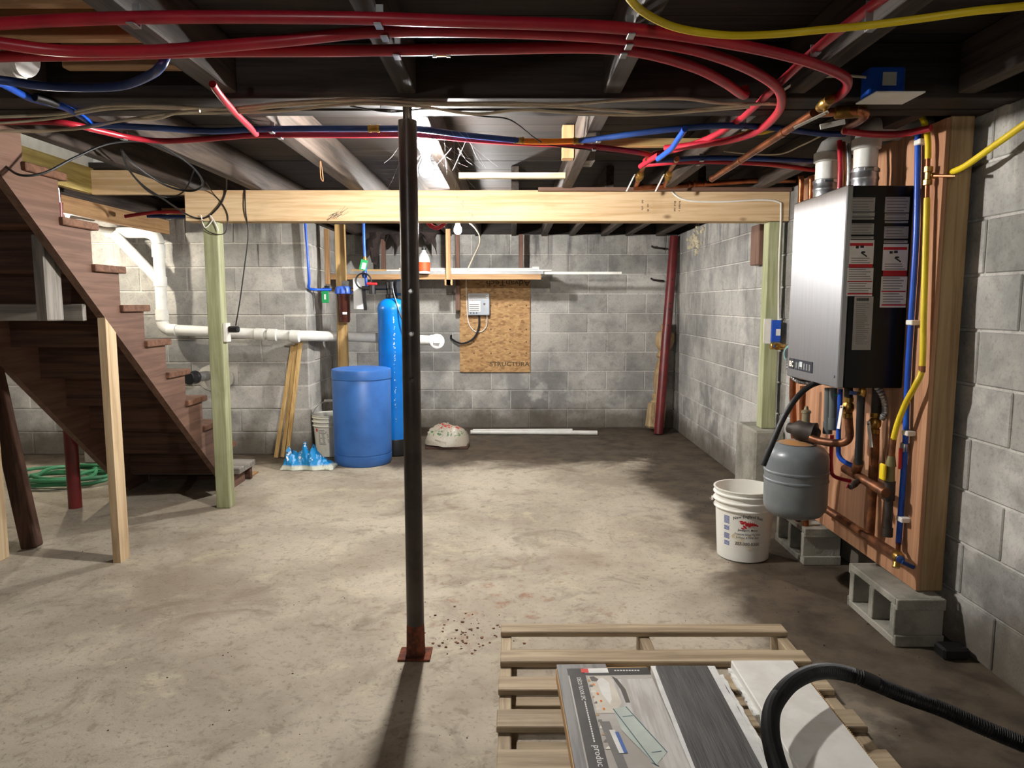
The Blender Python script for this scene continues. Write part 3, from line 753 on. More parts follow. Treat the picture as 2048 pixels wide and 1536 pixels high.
def bag1():
    """slumped film bag: ridge line with three upright peaks, a bulging front and a flat back"""
    rnd = random.Random(3); ridge = [(0, .025), (.07, .12), (.11, .19), (.16, .150), (.30, .125), (.385, .15), (.42, .222), (.45, .226), (.49, .15), (.53, .135), (.57, .19), (.595, .20), (.65, .14), (.80, .085), (1, .02)]
    def rh(u):
        for (a, ha), (b, hb_) in zip(ridge, ridge[1:]):
            if u <= b: return ha + (hb_ - ha) * (u - a) / (b - a)
        return .02
    nx, ny = 44, 14; vs = []; fs = []
    for i in range(nx + 1):
        u = i / nx; x_ = -1.845 + .42 * u; h_ = rh(u); taper = math.sin(math.pi * min(1, max(0, .06 + u * .9))) ** .5
        for j in range(ny + 1):
            v = j / ny
            if v < .7:
                k = v / .7; y_ = 5.52 + (.10 + .05 * (1 - taper)) * k ** 1.3; z_ = .004 + (h_ - .004) * (1 - (1 - k) ** 1.35)
            else:
                k = (v - .7) / .3; y_ = 5.62 + .05 * (1 - taper) + .07 * k; z_ = h_ * (1 - k) + .004
            n_ = .006 * (0 < j < ny)
            vs.append(Vector((x_ + rnd.uniform(-n_, n_), y_ + rnd.uniform(-n_, n_) + .012 * math.sin(u * 17 + v * 5), max(.003, z_ + rnd.uniform(-n_, n_)))))
    for i in range(nx):
        for j in range(ny):
            a = i * (ny + 1) + j; fs.append((a, a + ny + 1, a + ny + 2, a + 1))
    b0 = [i * (ny + 1) for i in range(nx + 1)]; b1_ = [i * (ny + 1) + ny for i in range(nx + 1)]
    for i in range(nx): fs.append((b0[i], b1_[i], b1_[i + 1], b0[i + 1]))
    fs.append(tuple(range(ny + 1))); fs.append(tuple(reversed(range(nx * (ny + 1), nx * (ny + 1) + ny + 1))))
    return MB().add(vs, fs)
bag1().build('salt_bag', BAG1, None, 'crumpled blue and white salt bag slumped in front of the brine tank', 'bag', smooth=True)
t = MB(); rnd = random.Random(5); n, k = 30, 12; vs = []; fs = []
cxb, cyb = -.60, 6.50
for j in range(k):
    v = j / (k - 1); ph = v * math.pi / 2
    for i in range(n):
        a = 2 * math.pi * i / n; q = (abs(math.cos(a)) ** 3 + abs(math.sin(a)) ** 3) ** (-1 / 3)
        r = max(.02, math.cos(ph) ** .8) * q
        p = Vector((cxb + math.cos(a) * .20 * r, cyb + math.sin(a) * .17 * r, .035 + .165 * math.sin(ph) ** 1.1 + .02 * math.sin(a * 2 + ph * 3))) + Vector((rnd.uniform(-1, 1), rnd.uniform(-1, 1), rnd.uniform(-1, 1))) * .007
        if j == 0: p.z = .026 + (.0 if math.cos(a) > -.2 else .01)
        vs.append(p)
for j in range(k - 1):
    for i in range(n): fs.append((j * n + i, j * n + (i + 1) % n, (j + 1) * n + (i + 1) % n, (j + 1) * n + i))
fs.append(tuple(reversed(range(n)))); fs.append(tuple((k - 1) * n + i for i in range(n)))
t.add(vs, fs).build('salt_bag', BAG2, None, 'full pale salt bag with red and green print behind the column', 'bag', smooth=True)
MB().box(cxb - .19, cxb + .20, cyb - .15, cyb + .16, 0, .024, .003).build('bag_board', W('dark', 'x'), None, 'dark thin board lying under the pale salt bag', 'board')
MB().tube([(-.40, 7.18, .022), (.62, 7.20, .022)], .020, 14).build('loose_pipe', PVC, None, 'shorter white plastic pipe lying along the foot of the back wall', 'pipe', smooth=True)
MB().tube([(-.42, 7.10, .024), (.86, 7.06, .024)], .023, 14).build('loose_pipe', PVC, None, 'longer white plastic pipe lying in front along the foot of the back wall', 'pipe', smooth=True)

# ---- OSB panel with control box
ob = thing('backing_panel', 'strand board panel on the back wall printed STRUCTURA', 'panel', (-.18, 7.47, .60))
MB().box(-.55, .19, 7.462, 7.478, .60, 1.575, .001).build('board', MATS['osb'], ob)
fo = lambda u, v: Vector((u, 7.4612, v))
t = MB(); text(t, 'STRUCTURA', .062, lambda u, v: fo(-.235 + u, .665 + v), .0012, width=.42); t.build('printed_lettering', mat('stamp_brown', s(92, 74, 50), rough=.8), ob)
t = MB(); text(t, 'AdvanTech', .075, lambda u, v: fo(.19 - u, 1.555 - v), .0012, width=.46); t.build('printed_lettering', MATS['stamp_brown'], ob)
t = MB()
for x_ in (-.40, -.22, -.02, .15):
    for z_ in (1.3, 1.05, .92, .80):
        t.add([fo(x_ + math.cos(a * .9) * .008, z_ + math.sin(a * .9) * .008) for a in range(7)], [tuple(range(7))])
t.build('nail_marks', MATS['stamp_brown'], ob)
cb = thing('control_box', 'grey electrical control box mounted on the strand board', 'control box', (-.345, 7.41, 1.20))
MB().box(-.455, -.232, 7.36, 7.461, 1.20, 1.425, .006).build('enclosure', mat('panel_grey', s(168, 176, 184), rough=.4), cb)
MB().box(-.445, -.325, 7.3575, 7.3595, 1.235, 1.345).build('face_label', PAPER, cb)
MB().box(-.45, -.24, 7.3575, 7.3595, 1.365, 1.42).build('warning_label', PAPER, cb)
t = MB()
for k in range(5): t.box(-.44, -.25 - .02 * (k % 2), 7.3565, 7.3572, 1.37 + k * .0095, 1.374 + k * .0095)
for k in range(4): t.box(-.438, -.34, 7.3565, 7.3572, 1.245 + k * .02, 1.25 + k * .02)
t.build('label_print', INK, cb)
MB().lathe([(.012, 0), (.012, .012), (.008, .014)], (-.285, 7.36, 1.315), (0, -1, 0), 14).build('knob', INKGREY, cb)
MB().sphere((-.405, 7.356, 1.352), .006, 10, 6).build('indicator_light', mat('amber_lens', s(240, 150, 30), rough=.3), cb)
for k in range(3): MB().lathe([(.007, 0), (.006, .01)], (-.425 + k * .03, 7.36, 1.222), (0, -1, 0), 10).build('button', INK, cb)
pipe('power_cable', 'black cable curving from the grey control box into the back wall', 'cable', [(-.345, 7.41, 1.20), (-.345, 7.40, 1.08), (-.40, 7.40, .96), (-.52, 7.41, .905), (-.63, 7.45, .95), (-.64, 7.485, .985)], .010, RUBBER)
pipe('sensor_cable', 'white cable looping below the grey control box from the shelf', 'cable', [(-.47, 7.35, 1.60), (-.475, 7.44, 1.45), (-.46, 7.44, 1.15), (-.40, 7.44, 1.04), (-.32, 7.44, 1.03), (-.265, 7.43, 1.09), (-.26, 7.41, 1.198)], .005, WHITE)
pipe('lamp_cord', 'white cord hanging from the bulb behind the header to the shelf', 'cord', [(-.41, 5.62, 2.0), (-.30, 5.9, 1.93), (-.28, 6.3, 1.86), (-.36, 6.7, 1.75), (-.43, 6.85, 1.63)], .006, CABLE)
pipe('hook_pipe', 'short red hose end looping under the ceiling behind the header', 'pipe', [aty(850, 435, 5.3), aty(860, 450, 5.3), aty(875, 456, 5.3), aty(890, 445, 5.3), aty(896, 430, 5.3)], .016, RED)

# ---- shelf and what lies on it
sh = thing('hanging_shelf', 'long wooden shelf hung from the joists in front of the back wall', 'shelf', (-.75, 7.0, 1.55))
MB().box(-1.755, .275, 6.78, 6.82, 1.545, 1.595, .003).build('shelf_rail', W('tan', 'x'), sh)
MB().box(-1.752, .26, 6.825, 7.02, 1.572, 1.595, .002).build('shelf_board', W('tan', 'x'), sh)
MB().box(-1.752, .27, 7.03, 7.25, 1.572, 1.595, .002).build('shelf_board', W('tan', 'x'), sh)
for x_, y_, zb in ((-1.735, 6.74, 1.50), (-.598, 6.745, 1.49), (.09, 7.26, 1.55), (-.55, 7.26, 1.25), (-1.3, 7.26, 1.55)):
    MB().box(x_ - .022, x_ + .022, y_, y_ + .035, zb, 2.012, .002).build('hanger', W('tan', 'z') if y_ < 7 else W('brown', 'z'), sh)
MB().box(-.635, -.56, 6.745, 6.779, 1.49, 1.545, .002).build('hanger_block', W('tan', 'x'), sh)
LGREY = mat('grey_moulding', s(150, 152, 152), rough=.5)
WT = [(-1.55, .30, 6.84, 1.597, .045, .03, LGREY), (-1.45, .42, 6.90, 1.597, .05, .022, PVC), (-1.58, .33, 6.97, 1.597, .05, .03, GALV),
      (-1.2, .38, 6.86, 1.629, .045, .012, PAPER), (-1.55, .18, 6.93, 1.630, .06, .018, W('strip', 'x')), (-1.4, .34, 7.08, 1.597, .07, .025, WHITE),
      (-1.5, .10, 7.09, 1.624, .06, .02, W('tan', 'x')), (-1.1, .25, 6.99, 1.651, .05, .012, WHITE)]
LBW = ['white moulding length nearest the shelf front', 'thin white plastic strip second from the shelf front', 'thick white moulding length in the middle of the shelf',
       'narrow white strip laid on top of the front mouldings', 'pale wood lath lying on top of the shelf stack', 'wide white board at the back of the shelf',
       'brown lath lying on the wide white board at the back of the shelf', 'thin white strip topmost on the shelf stack']
for (x0, x1, y0, z0, dy_, dz_, m), lb in zip(WT, LBW):
    MB().box(x0, x1, y0, y0 + dy_, z0, z0 + dz_, .002).build('trim_length', m, None, lb, 'moulding', 'trim lengths on the hanging shelf')
MB().box(.16, 1.05, 6.868, 6.893, 1.597, 1.622, .002).build('trim_length', WHITE, None, 'long white strip sticking far out past the right end of the shelf', 'moulding', 'trim lengths on the hanging shelf')
MB().box(.20, .27, 7.14, 7.2, 1.597, 1.685, .003).build('small_carton', PAPER, None, 'tiny white carton at the right end of the shelf', 'box')
jg = thing('spray_jug', 'white plastic jug with orange label on the shelf by the column', 'bottle', (-.82, 6.75, 1.597))
MB().lathe([(.052, 0), (.056, .006), (.056, .12), (.05, .15), (.03, .185), (.018, .20), (.018, .215)], (-.82, 6.70, 1.5965), n=24).build('bottle_body', mat('milky_plastic', s(226, 226, 224), rough=.4), jg, smooth=True)
MB().lathe([(.0568, .02), (.0568, .105)], (-.82, 6.70, 1.5965), n=24).build('label_band', mat('orange_label', s(220, 84, 40), rough=.6), jg, smooth=True)
MB().lathe([(.021, .214), (.021, .235), (.018, .238)], (-.82, 6.70, 1.5965), n=18).build('cap', BLACK, jg, smooth=True)
# torn paper insulation
t = MB(); rnd = random.Random(11); nx = 26
vs = []
for i in range(nx + 1):
    x_ = -1.46 + i / nx * .72
    dp_ = .10 + .07 * math.sin(i * .55) + .05 * math.sin(i * 1.7 + 1) + rnd.uniform(-.02, .02)
    if i < 6: dp_ += .12
    for j in range(5):
        vs.append(Vector((x_ + .01 * rnd.uniform(-1, 1), 7.05 + .04 * math.sin(i * .8 + j) + .01 * j, 2.012 - max(.03, dp_) * j / 4)))
fs = [(i * 5 + j, i * 5 + j + 1, (i + 1) * 5 + j + 1, (i + 1) * 5 + j) for i in range(nx) for j in range(4)]
o_ = len(vs); vs += [v + Vector((0, .012, 0)) for v in vs]; fs += [tuple(reversed([q + o_ for q in f])) for f in fs]
t.add(vs, fs); t.build('torn_insulation', mat('tarred_paper', s(58, 46, 42), s(34, 28, 26), ns=12, rough=.9, bump=.6, bs=30), None, 'ragged dark insulation paper hanging from the joists above the shelf', 'insulation', smooth=True)

# ---- leaning red post and turned newel in the corner
rp_ = thing('leaning_post', 'dark red steel post leaning in the far right corner', 'post', (1.50, 7.12, 0))
pa, pb = Vector((1.485, 7.10, .004)), Vector((1.665, 7.40, 2.0))
MB().tube([pa, pb], .047, 16).build('post_tube', DKRED, rp_, smooth=True)
for k in (.55, .63, .66, .78): 
    p = pa.lerp(pb, k); MB().lathe([(.009, 0), (.009, .006)], p + Vector((0, -.046, 0)), (0, -1, 0), 10).build('bolt', INK, rp_)
nw = thing('turned_newel', 'weathered turned wooden newel post leaning behind the red post', 'post', (1.46, 7.27, 0))
ax = (Vector((1.62, 7.42, 1.2)) - Vector((1.47, 7.26, 0))).normalized()
NWm = wood('wood_newel', s(196, 172, 132), s(140, 112, 78), 'z', tint=0)
q = Vector((0, 0, 1)).rotation_difference(ax).to_matrix()
MB().box(1.47 - .085, 1.47 + .085, 7.26 - .085, 7.26 + .085, .03, .30, .02, rot=q, piv=(1.47, 7.26, 0)).build('newel_base', NWm, nw)
MB().lathe([(.08, .30), (.05, .33), (.065, .35), (.065, .38), (.045, .40), (.06, .46), (.072, .58), (.06, .70), (.045, .76), (.065, .78), (.065, .81), (.045, .84), (.09, .90), (.10, .97), (.09, 1.03), (.05, 1.06), (.06, 1.10), (.03, 1.15)], (1.47, 7.26, 0), ax, 18).build('newel_shaft', NWm, nw, smooth=True)
for zz in (1.88, 1.55):
    MB().tube(spline([(1.58, 7.485, zz), (1.56, 7.44, zz + .004), (1.47, 7.43, zz + .012), (1.44, 7.44, zz + .03)]), .010, 8).build('wall_spike', IRON, None, 'rusty iron spike driven in the back wall, %s one beside the red post' % ('upper' if zz > 1.7 else 'lower'), 'spike', smooth=True)
t = MB(); rnd = random.Random(4)
for k in range(46): t.sphere((XR - .006, 6.75 + rnd.gauss(0, .12), 1.90 + rnd.gauss(0, .05)), rnd.uniform(.012, .028), 6, 4)
t.build('foam_patch', mat('crumbly_foam', s(206, 196, 168), rough=.95), None, 'crumbly cream foam patch high on the right wall near the corner', 'patch', kind='stuff')
# outlet box on the left green post
ot = thing('outlet_box', 'white outlet with black plug on the side of the left green post', 'outlet', (-1.815, 4.52, 1.06))
MB().box(-1.825, -1.802, 4.49, 4.56, 1.075, 1.195, .003).build('cover_plate', WHITE, ot)
MB().box(-1.80, -1.735, 4.50, 4.545, 1.135, 1.175, .008).build('plug', BLACK, ot)
pipe('plug_cord', 'thin black cord dropping from the header beam to the plug', 'cord', [aty(490, 376, 4.47), aty(491, 420, 4.46), aty(496, 470, 4.50), aty(488, 540, 4.52), aty(480, 600, 4.52), Vector((-1.755, 4.522, 1.178))], .004, RUBBER)

# ================================================================== BOILER WALL
XP = 1.585
MB().box(XP, 1.601, 2.68, 3.98, .195, 1.99, .001).build('plywood_panel', W('ply', 'z'), None, 'reddish plywood backing board behind the boiler', 'panel')
post('timber_post', 'rough pale stud at the near edge of the plywood board', 1.603, 1.692, 2.682, 2.722, .192, 1.998, W('rough', 'z'))
post('timber_post', 'pale stud at the far edge of the plywood board', 1.603, 1.692, 3.93, 3.97, .0, 1.998, W('stud', 'z'))
BX0, BX1, BY0, BY1, BZ0, BZ1 = 1.318, XP - .002, 2.86, 3.39, .976, 1.778
bo = thing('boiler', 'wall-hung boiler with brushed steel front and black sides', 'boiler', (1.46, 3.12, BZ0))
MB().box(BX0 + .028, BX1, BY0 + .002, BY1 - .002, BZ0, BZ1, .003).build('casing', BLKMETAL, bo)
MB().box(BX0, BX0 + .027, BY0, BY1, BZ0 - .002, BZ1 + .002, .004).build('front_panel', MATS['steel'], bo)
def lab(px0, py0, px1, py1, m, name='warning_label', dy_=.0):
    a = aty(px0, py0, BY0); b = aty(px1, py1, BY0)
    return MB().box(a.x, b.x, BY0 - .0006 - dy_, BY0 + .0012, b.z, a.z).build(name, m, bo)
LG = mat('label_grey', s(166, 166, 162), rough=.6)
def lines(o, px0, py0, px1, py1, n, m=INK):
    t = MB()
    for k in range(n):
        y0 = py0 + (py1 - py0) * (k + .25) / n; y1 = y0 + (py1 - py0) / n * .32
        a = aty(px0 + 2, y0, BY0); b = aty(px1 - 2 - random.uniform(0, 12), y1, BY0)
        quad(t, Vector((a.x, BY0 - .0018, b.z)), Vector((b.x, BY0 - .0018, b.z)), Vector((b.x, BY0 - .0018, a.z)), Vector((a.x, BY0 - .0018, a.z)))
    q = t.build('label_print', m, o)
    q.data.transform(Matrix.Translation(wloc(bo) - wloc(o)) if False else Matrix.Identity(4))
for (x0, y0, x1, y1, n) in ((1703, 395, 1749, 423, 5), (1703, 425, 1749, 433, 2), (1702, 435, 1748, 439, 1), (1701, 447, 1747, 469, 4), (1701, 473, 1747, 478, 1),
                            (1771, 394, 1818, 425, 5), (1770, 427, 1817, 440, 2), (1770, 442, 1816, 446, 1), (1769, 453, 1816, 477, 4), (1768, 481, 1815, 486, 1)):
    lines(lab(x0, y0, x1, y1, LG), x0, y0, x1, y1, n, INKGREY)
for (x0, y0, x1, y1) in ((1700, 480, 1746, 528), (1767, 488, 1814, 541)):
    o = lab(x0, y0, x1, y1, PAPER); h = y1 - y0
    lab(x0, y0 + 6, x1, y0 + 12, INKRED, 'red_band', .0006)
    lines(o, x0, y0 + h * .72, x1, y1, 3, INKGREY)
    c = aty((x0 + x1) / 2 + 3, y0 + h * .48, BY0)
    t = MB(); t.bar((c.x - .008, BY0 - .0012, c.z - .004), (c.x + .016, BY0 - .0012, c.z - .020), .0008, .005, up=Vector((1, 0, 0))); t.box(c.x - .006, c.x + .008, BY0 - .0016, BY0 - .0008, c.z - .006, c.z + .001); t.box(c.x - .030, c.x - .018, BY0 - .0016, BY0 - .0008, c.z + .012, c.z + .022); t.box(c.x - .012, c.x + .002, BY0 - .0016, BY0 - .0008, c.z + .014, c.z + .024)
    t.build('pictogram', INK, o)
lab(1698, 528, 1745, 535, INKRED); lab(1766, 541, 1813, 552, INKRED)
for (x0, y0, x1, y1) in ((1695, 536, 1744, 592), (1763, 553, 1811, 615)):
    o = lab(x0, y0, x1, y1, PAPER); lines(o, x0, y0 + 1, x1, y1 - 3, 11, INKGREY)
    for f in (.46, .9): lab(x0, y0 + (y1 - y0) * f, x1, y0 + (y1 - y0) * f + 2.5, INKRED, 'red_band', .0014)
o = lab(1709, 593, 1741, 700, LG); lines(o, 1709, 606, 1741, 690, 22, INKGREY)
t = MB()
for k in range(14):
    a = aty(1713 + k * 1.8, 596, BY0); b = aty(1713.9 + k * 1.8, 602, BY0); quad(t, Vector((a.x, BY0 - .0018, b.z)), Vector((b.x, BY0 - .0018, b.z)), Vector((b.x, BY0 - .0018, a.z)), Vector((a.x, BY0 - .0018, a.z)))
t.build('bar_code', INK, o)
# badge and control strip on the steel front
a = atx(1587, 727, BX0); b = atx(1603, 750, BX0)
zb0, zb1 = 1.012, 1.062
bd = MB().box(BX0 - .003, BX0 + .001, 3.305, 3.362, zb0, zb1, .001).build('badge', INK, bo)
t = MB(); text(t, 'IBC', .036, lambda u, v: Vector((BX0 - .0036, 3.358 - u, zb0 + .012 + v)), .0012, width=.048); t.build('badge_lettering', WHITE, bd)
cs = MB().box(BX0 - .003, BX0 + .001, 3.10, 3.292, zb0, zb1, .001).build('control_strip', mat('strip_navy', s(34, 40, 52), rough=.35), bo)
t = MB()
for k in range(6): t.box(BX0 - .0036, BX0 - .003, 3.12 + k * .029, 3.135 + k * .029, zb0 + .008, zb0 + .036)
t.build('strip_print', INKGREY, cs)
MB().box(BX0 - .0045, BX0 - .003, 3.205, 3.235, zb0 + .018, zb0 + .042).build('display', mat('lcd_pale', s(196, 208, 210), rough=.2), cs)
MB().lathe([(.006, 0), (.006, .003)], (BX0 - .0005, 2.89, 1.02), (-1, 0, 0), 10).build('panel_screw', GALV, bo)
# vent pipes
for (px, yy, lb) in ((1730, 3.0, 'white plastic vent pipe with steel collar nearest the camera on the boiler'), (1653, 3.27, 'white plastic vent pipe with steel collar at the far side of the boiler')):
    X = aty(px, 340, yy).x
    vp = thing('vent_pipe', lb, 'pipe', (X, yy, BZ1))
    MB().lathe([(.047, 0), (.052, .004), (.052, .035), (.055, .040), (.055, .048), (.052, .053), (.052, .085), (.049, .088)], (X, yy, BZ1 + .003), n=28).build('steel_collar', GALV, vp, smooth=True)
    MB().lathe([(.056, .070), (.056, .082)], (X, yy, BZ1 + .003), n=28).build('hose_clamp', GALV, vp, smooth=True)
    MB().cyl((X - .03, yy - .058, BZ1 + .079), (X + .005, yy - .062, BZ1 + .079), .005, 8).build('clamp_screw', GALV, vp)
    MB().cyl((X, yy, BZ1 + .085), (X, yy, BZ1 + .17), .047, 28).build('pipe_section', PVC, vp, smooth=True)
    MB().lathe([(.049, 0), (.056, .003), (.056, .04), (.05, .044)], (X, yy, BZ1 + .165), n=28).build('socket', PVC, vp, smooth=True)
    MB().tube([(X, yy, BZ1 + .20), (X + .01, yy, BZ1 + .225), (X + .04, yy, BZ1 + .245), (X + .10, yy, BZ1 + .25), (1.70, yy, BZ1 + .25)], .048, 22).build('elbow', PVC, vp, smooth=True)
# small lines on top of the boiler
for k, (px, m) in enumerate(((1679, RED), (1686, COPPER), (1697, GALV))):
    a = aty(px, 372, 3.02 + .03 * k); a.z = BZ1
    pipe('riser_line', ['thin red line rising from the boiler top between the vents', 'thin copper line rising from the boiler top between the vents', 'thin grey line rising from the boiler top between the vents'][k], 'pipe', [a, a + Vector((0, 0, .1)), a + Vector((.0, .02, .21))], .010, m, 'thin lines on the boiler top')
# expansion tank assembly
et = thing('expansion_tank', 'grey steel expansion tank hanging above the white bucket', 'tank', (1.315, 3.22, .34))
pr = [(.02, .330), (.08, .336), (.12, .352), (.137, .380), (.140, .40), (.140, .505), (.1435, .509), (.1435, .515), (.140, .519), (.140, .545), (.1435, .549), (.1435, .555), (.140, .559), (.140, .615), (.136, .635), (.115, .662), (.07, .684), (.02, .692)]
MB().lathe(pr, (1.315, 3.22, 0), n=44).build('tank_shell', TANKGREY, et, smooth=True)
MB().lathe([(.085, .680), (.05, .6905), (.02, .6935), (.012, .694)], (1.315, 3.22, 0), n=28).build('rust_stain', mat('rust_bleed', s(164, 116, 62), s(120, 120, 118), ns=16, rough=.7), et, smooth=True)
MB().lathe([(.012, .692), (.012, .705), (.016, .706), (.016, .716)], (1.315, 3.22, 0), n=14).build('nipple', DULLCOP, et, smooth=True)
MB().lathe([(.012, 0), (.012, .018)], (1.315, 3.22, .318), n=10).build('air_stem', INK, et)
asp = thing('air_separator', 'black cast air separator with copper tails above the grey tank', 'air separator', (1.33, 3.22, .75))
c = aty(1607, 862, 3.2)
MB().lathe([(.018, -.075), (.024, -.07), (.026, -.05), (.044, -.03), (.048, 0), (.044, .03), (.05, .05), (.034, .055), (.022, .07)], c, (.75, -.66, -.12), 22).build('separator_body', IRON, asp, smooth=True)
MB().cyl(c + Vector((0, 0, -.07)), c + Vector((0, 0, -.02)), .014, 12).build('tail', DULLCOP, asp, smooth=True)
v_ = aty(1612, 832, 3.2)
MB().lathe([(.012, -.035), (.018, -.03), (.018, .012), (.021, .014), (.021, .024), (.010, .03), (.007, .045)], v_, n=16).build('air_vent', mat('old_brass', s(150, 138, 112), rough=.5, metal=.5), asp, smooth=True)
pipe('copper_line', 'curved copper line from the black separator up to the boiler valve', 'pipe', [aty(1622, 876, 3.14), aty(1640, 882, 3.10), aty(1668, 886, 3.04), aty(1690, 884, 3.0), aty(1699, 872, 2.99), aty(1698, 850, 2.99), aty(1696, 815, 2.99)], .017, DULLCOP)
def ball_valve(name, label, c, axis, hdir, hl, m=BRASS, hm=WHITE, r=.02, ht=None):
    o = thing(name, label, 'valve', c)
    axis = Vector(axis).normalized(); hdir = Vector(hdir).normalized(); c = Vector(c)
    MB().lathe([(r * .8, -.045), (r, -.043), (r, -.025), (r * .85, -.022), (r * 1.2, -.01), (r * 1.2, .01), (r * .85, .022), (r, .025), (r, .043), (r * .8, .045)], c, axis, 16).build('valve_body', m, o, smooth=True)
    side = Vector((-1, -.4, 0)).normalized() if ht is None else Vector(ht).normalized()
    MB().cyl(c, c + side * (r + .018), .007, 10).build('stem', m, o)
    a = c + side * (r + .016)
    hnd = MB().bar(a - hdir * .01, a + hdir * hl, .016, .004, .001, up=side).build('lever', hm, o)
    return o
XV = 1.50
ball_valve('ball_valve', 'brass ball valve with pale lever left of the black pipe under the boiler', aty(1696, 815, 2.99), (0, 0, 1), (-.15, -.1, -1), .09)
pipe('copper_riser', 'dark pipe stub between the left ball valve and the boiler', 'pipe', [aty(1697, 800, 2.99), aty(1697, 772, 2.99)], .018, IRON)
ball_valve('ball_valve', 'brass ball valve with cream lever right of the black pipe under the boiler', aty(1750, 846, 2.93), (0, 0, 1), (.1, -.15, -1), .10)
pipe('boiler_pipe', 'brown copper pipe falling straight down the plywood from the right ball valve', 'pipe', [aty(1750, 862, 2.93), aty(1746, 960, 2.94), aty(1739, 1075, 2.95)], .0185, DULLCOP)
pipe('boiler_pipe', 'dark brown pipe from the boiler down to the right ball valve', 'pipe', [aty(1755, 772, 2.93), aty(1752, 828, 2.93)], .020, IRON)
pipe('black_pipe', 'black plastic pipe hanging vertically in the middle under the boiler', 'pipe', [aty(1722, 790, 2.92), aty(1720, 850, 2.92), aty(1717, 928, 2.92)], .0155, BLACK)
ball_valve('drain_cock', 'small brass drain cock with blue knob on top of the black pipe', aty(1724, 786, 2.92), (0, 0, 1), (-1, 0, .1), .03, hm=NAVY, r=.014)
for k, (px, y1, lb) in enumerate(((1657, 866, 'grey plastic tube farther from the camera under the boiler'), (1667, 858, 'grey plastic tube nearer the camera with green mark under the boiler'))):
    a = aty(px, 776, 3.16 - .06 * k); b = aty(px - 2, y1, 3.16 - .06 * k)
    o = thing('trap_tube', lb, 'pipe', b)
    MB().tube([a, b], .0165, 16).build('tube', GPVC, o, smooth=True)
    MB().cyl(b + Vector((0, 0, -.003)), b + Vector((0, 0, .05)), .0205, 16).build('end_socket', GPVC, o, smooth=True)
    if k: MB().box((a.x + b.x) / 2 - .008, (a.x + b.x) / 2 + .014, a.y - .0178, a.y - .016, 1.045 - .13, 1.053 - .13).build('green_mark', GREENTAG, o)
pipe('water_line', 'thin blue line running down beside the grey tubes under the boiler', 'pipe', [aty(1681, 778, 3.05), aty(1677, 880, 3.05), aty(1680, 915, 3.05), aty(1706, 932, 3.0)], .010, BLUE)
pipe('water_line', 'thin red line bending low behind the grey expansion tank', 'pipe', [aty(1664, 870, 3.22), aty(1662, 930, 3.22), aty(1668, 952, 3.2), aty(1700, 962, 3.1)], .009, RED)
pipe('condensate_hose', 'black rubber hose hanging from the boiler over the grey tank', 'hose', [aty(1648, 762, 3.10), aty(1620, 772, 3.08), aty(1592, 797, 3.05), aty(1566, 838, 3.03), aty(1544, 888, 3.02), aty(1526, 931, 3.02)], .0125, RUBBER)
# ribbed flex conduits
def flex(name, label, pts, r, m, amp=.0015, step=.004, n=10, cat='conduit'):
    P = spline(pts, 10); out = []; 
    L = 0; 
    for i in range(len(P) - 1):
        seg = (P[i + 1] - P[i]); k = max(1, int(seg.length / step))
        for j in range(k): out.append(P[i] + seg * (j / k))
    out.append(P[-1])
    return MB().tube(out, r, n, True, [r + (amp if i % 2 else -amp) for i in range(len(out))]).build(name, m, None, label, cat, smooth=False)
flex('flex_conduit', 'ribbed metal conduit curving from the pump under the boiler', [aty(1577, 716, 3.42), aty(1578, 738, 3.40), aty(1592, 760, 3.36), aty(1622, 766, 3.30)], .011, GALV)
flex('flex_conduit', 'ribbed metal conduit beside the right ball valve', [aty(1752, 770, 2.90), aty(1766, 795, 2.88), aty(1770, 822, 2.88), aty(1763, 838, 2.90)], .012, GALV)
# pump beyond the boiler
pm = thing('circulator_pump', 'teal circulator pump peeking out past the boiler', 'pump', aty(1576, 708, 3.55))
c = aty(1578, 708, 3.55)
TEAL = mat('pump_teal', s(106, 150, 146), rough=.4)
MB().lathe([(.052, -.01), (.052, .05), (.045, .06), (.001, .062)], c + Vector((.06, .02, 0)), (-1, -.35, 0), 24).build('motor_housing', TEAL, pm, smooth=True)
MB().lathe([(.032, 0), (.032, .003)], c + Vector((.06, .02, 0)) + Vector((-1, -.35, 0)).normalized() * .0625, (-1, -.35, 0), 20).build('dial', INK, pm)
MB().lathe([(.03, 0), (.05, .01), (.05, .05), (.03, .06)], c + Vector((.11, .035, 0)), (-1, -.35, 0), 20).build('volute', IRON, pm, smooth=True)
MB().box(c.x + .10, XP - .001, c.y + .0, c.y + .05, c.z - .03, c.z + .03, .004).build('mount_bracket', GALV, pm)
pipe('pump_riser', 'copper pipe running down behind the pump to the concrete ledge', 'pipe', [aty(1586, 755, 3.58), aty(1586, 820, 3.58), Vector((aty(1583, 888, 3.58).x + .06, 3.60, .192))], .016, COPPER)
pipe('pump_riser', 'copper pipe standing between the pump riser and the grey tubes', 'pipe', [aty(1606, 772, 3.5), aty(1605, 850, 3.5), Vector((1.50, 3.52, .192))], .015, COPPER)
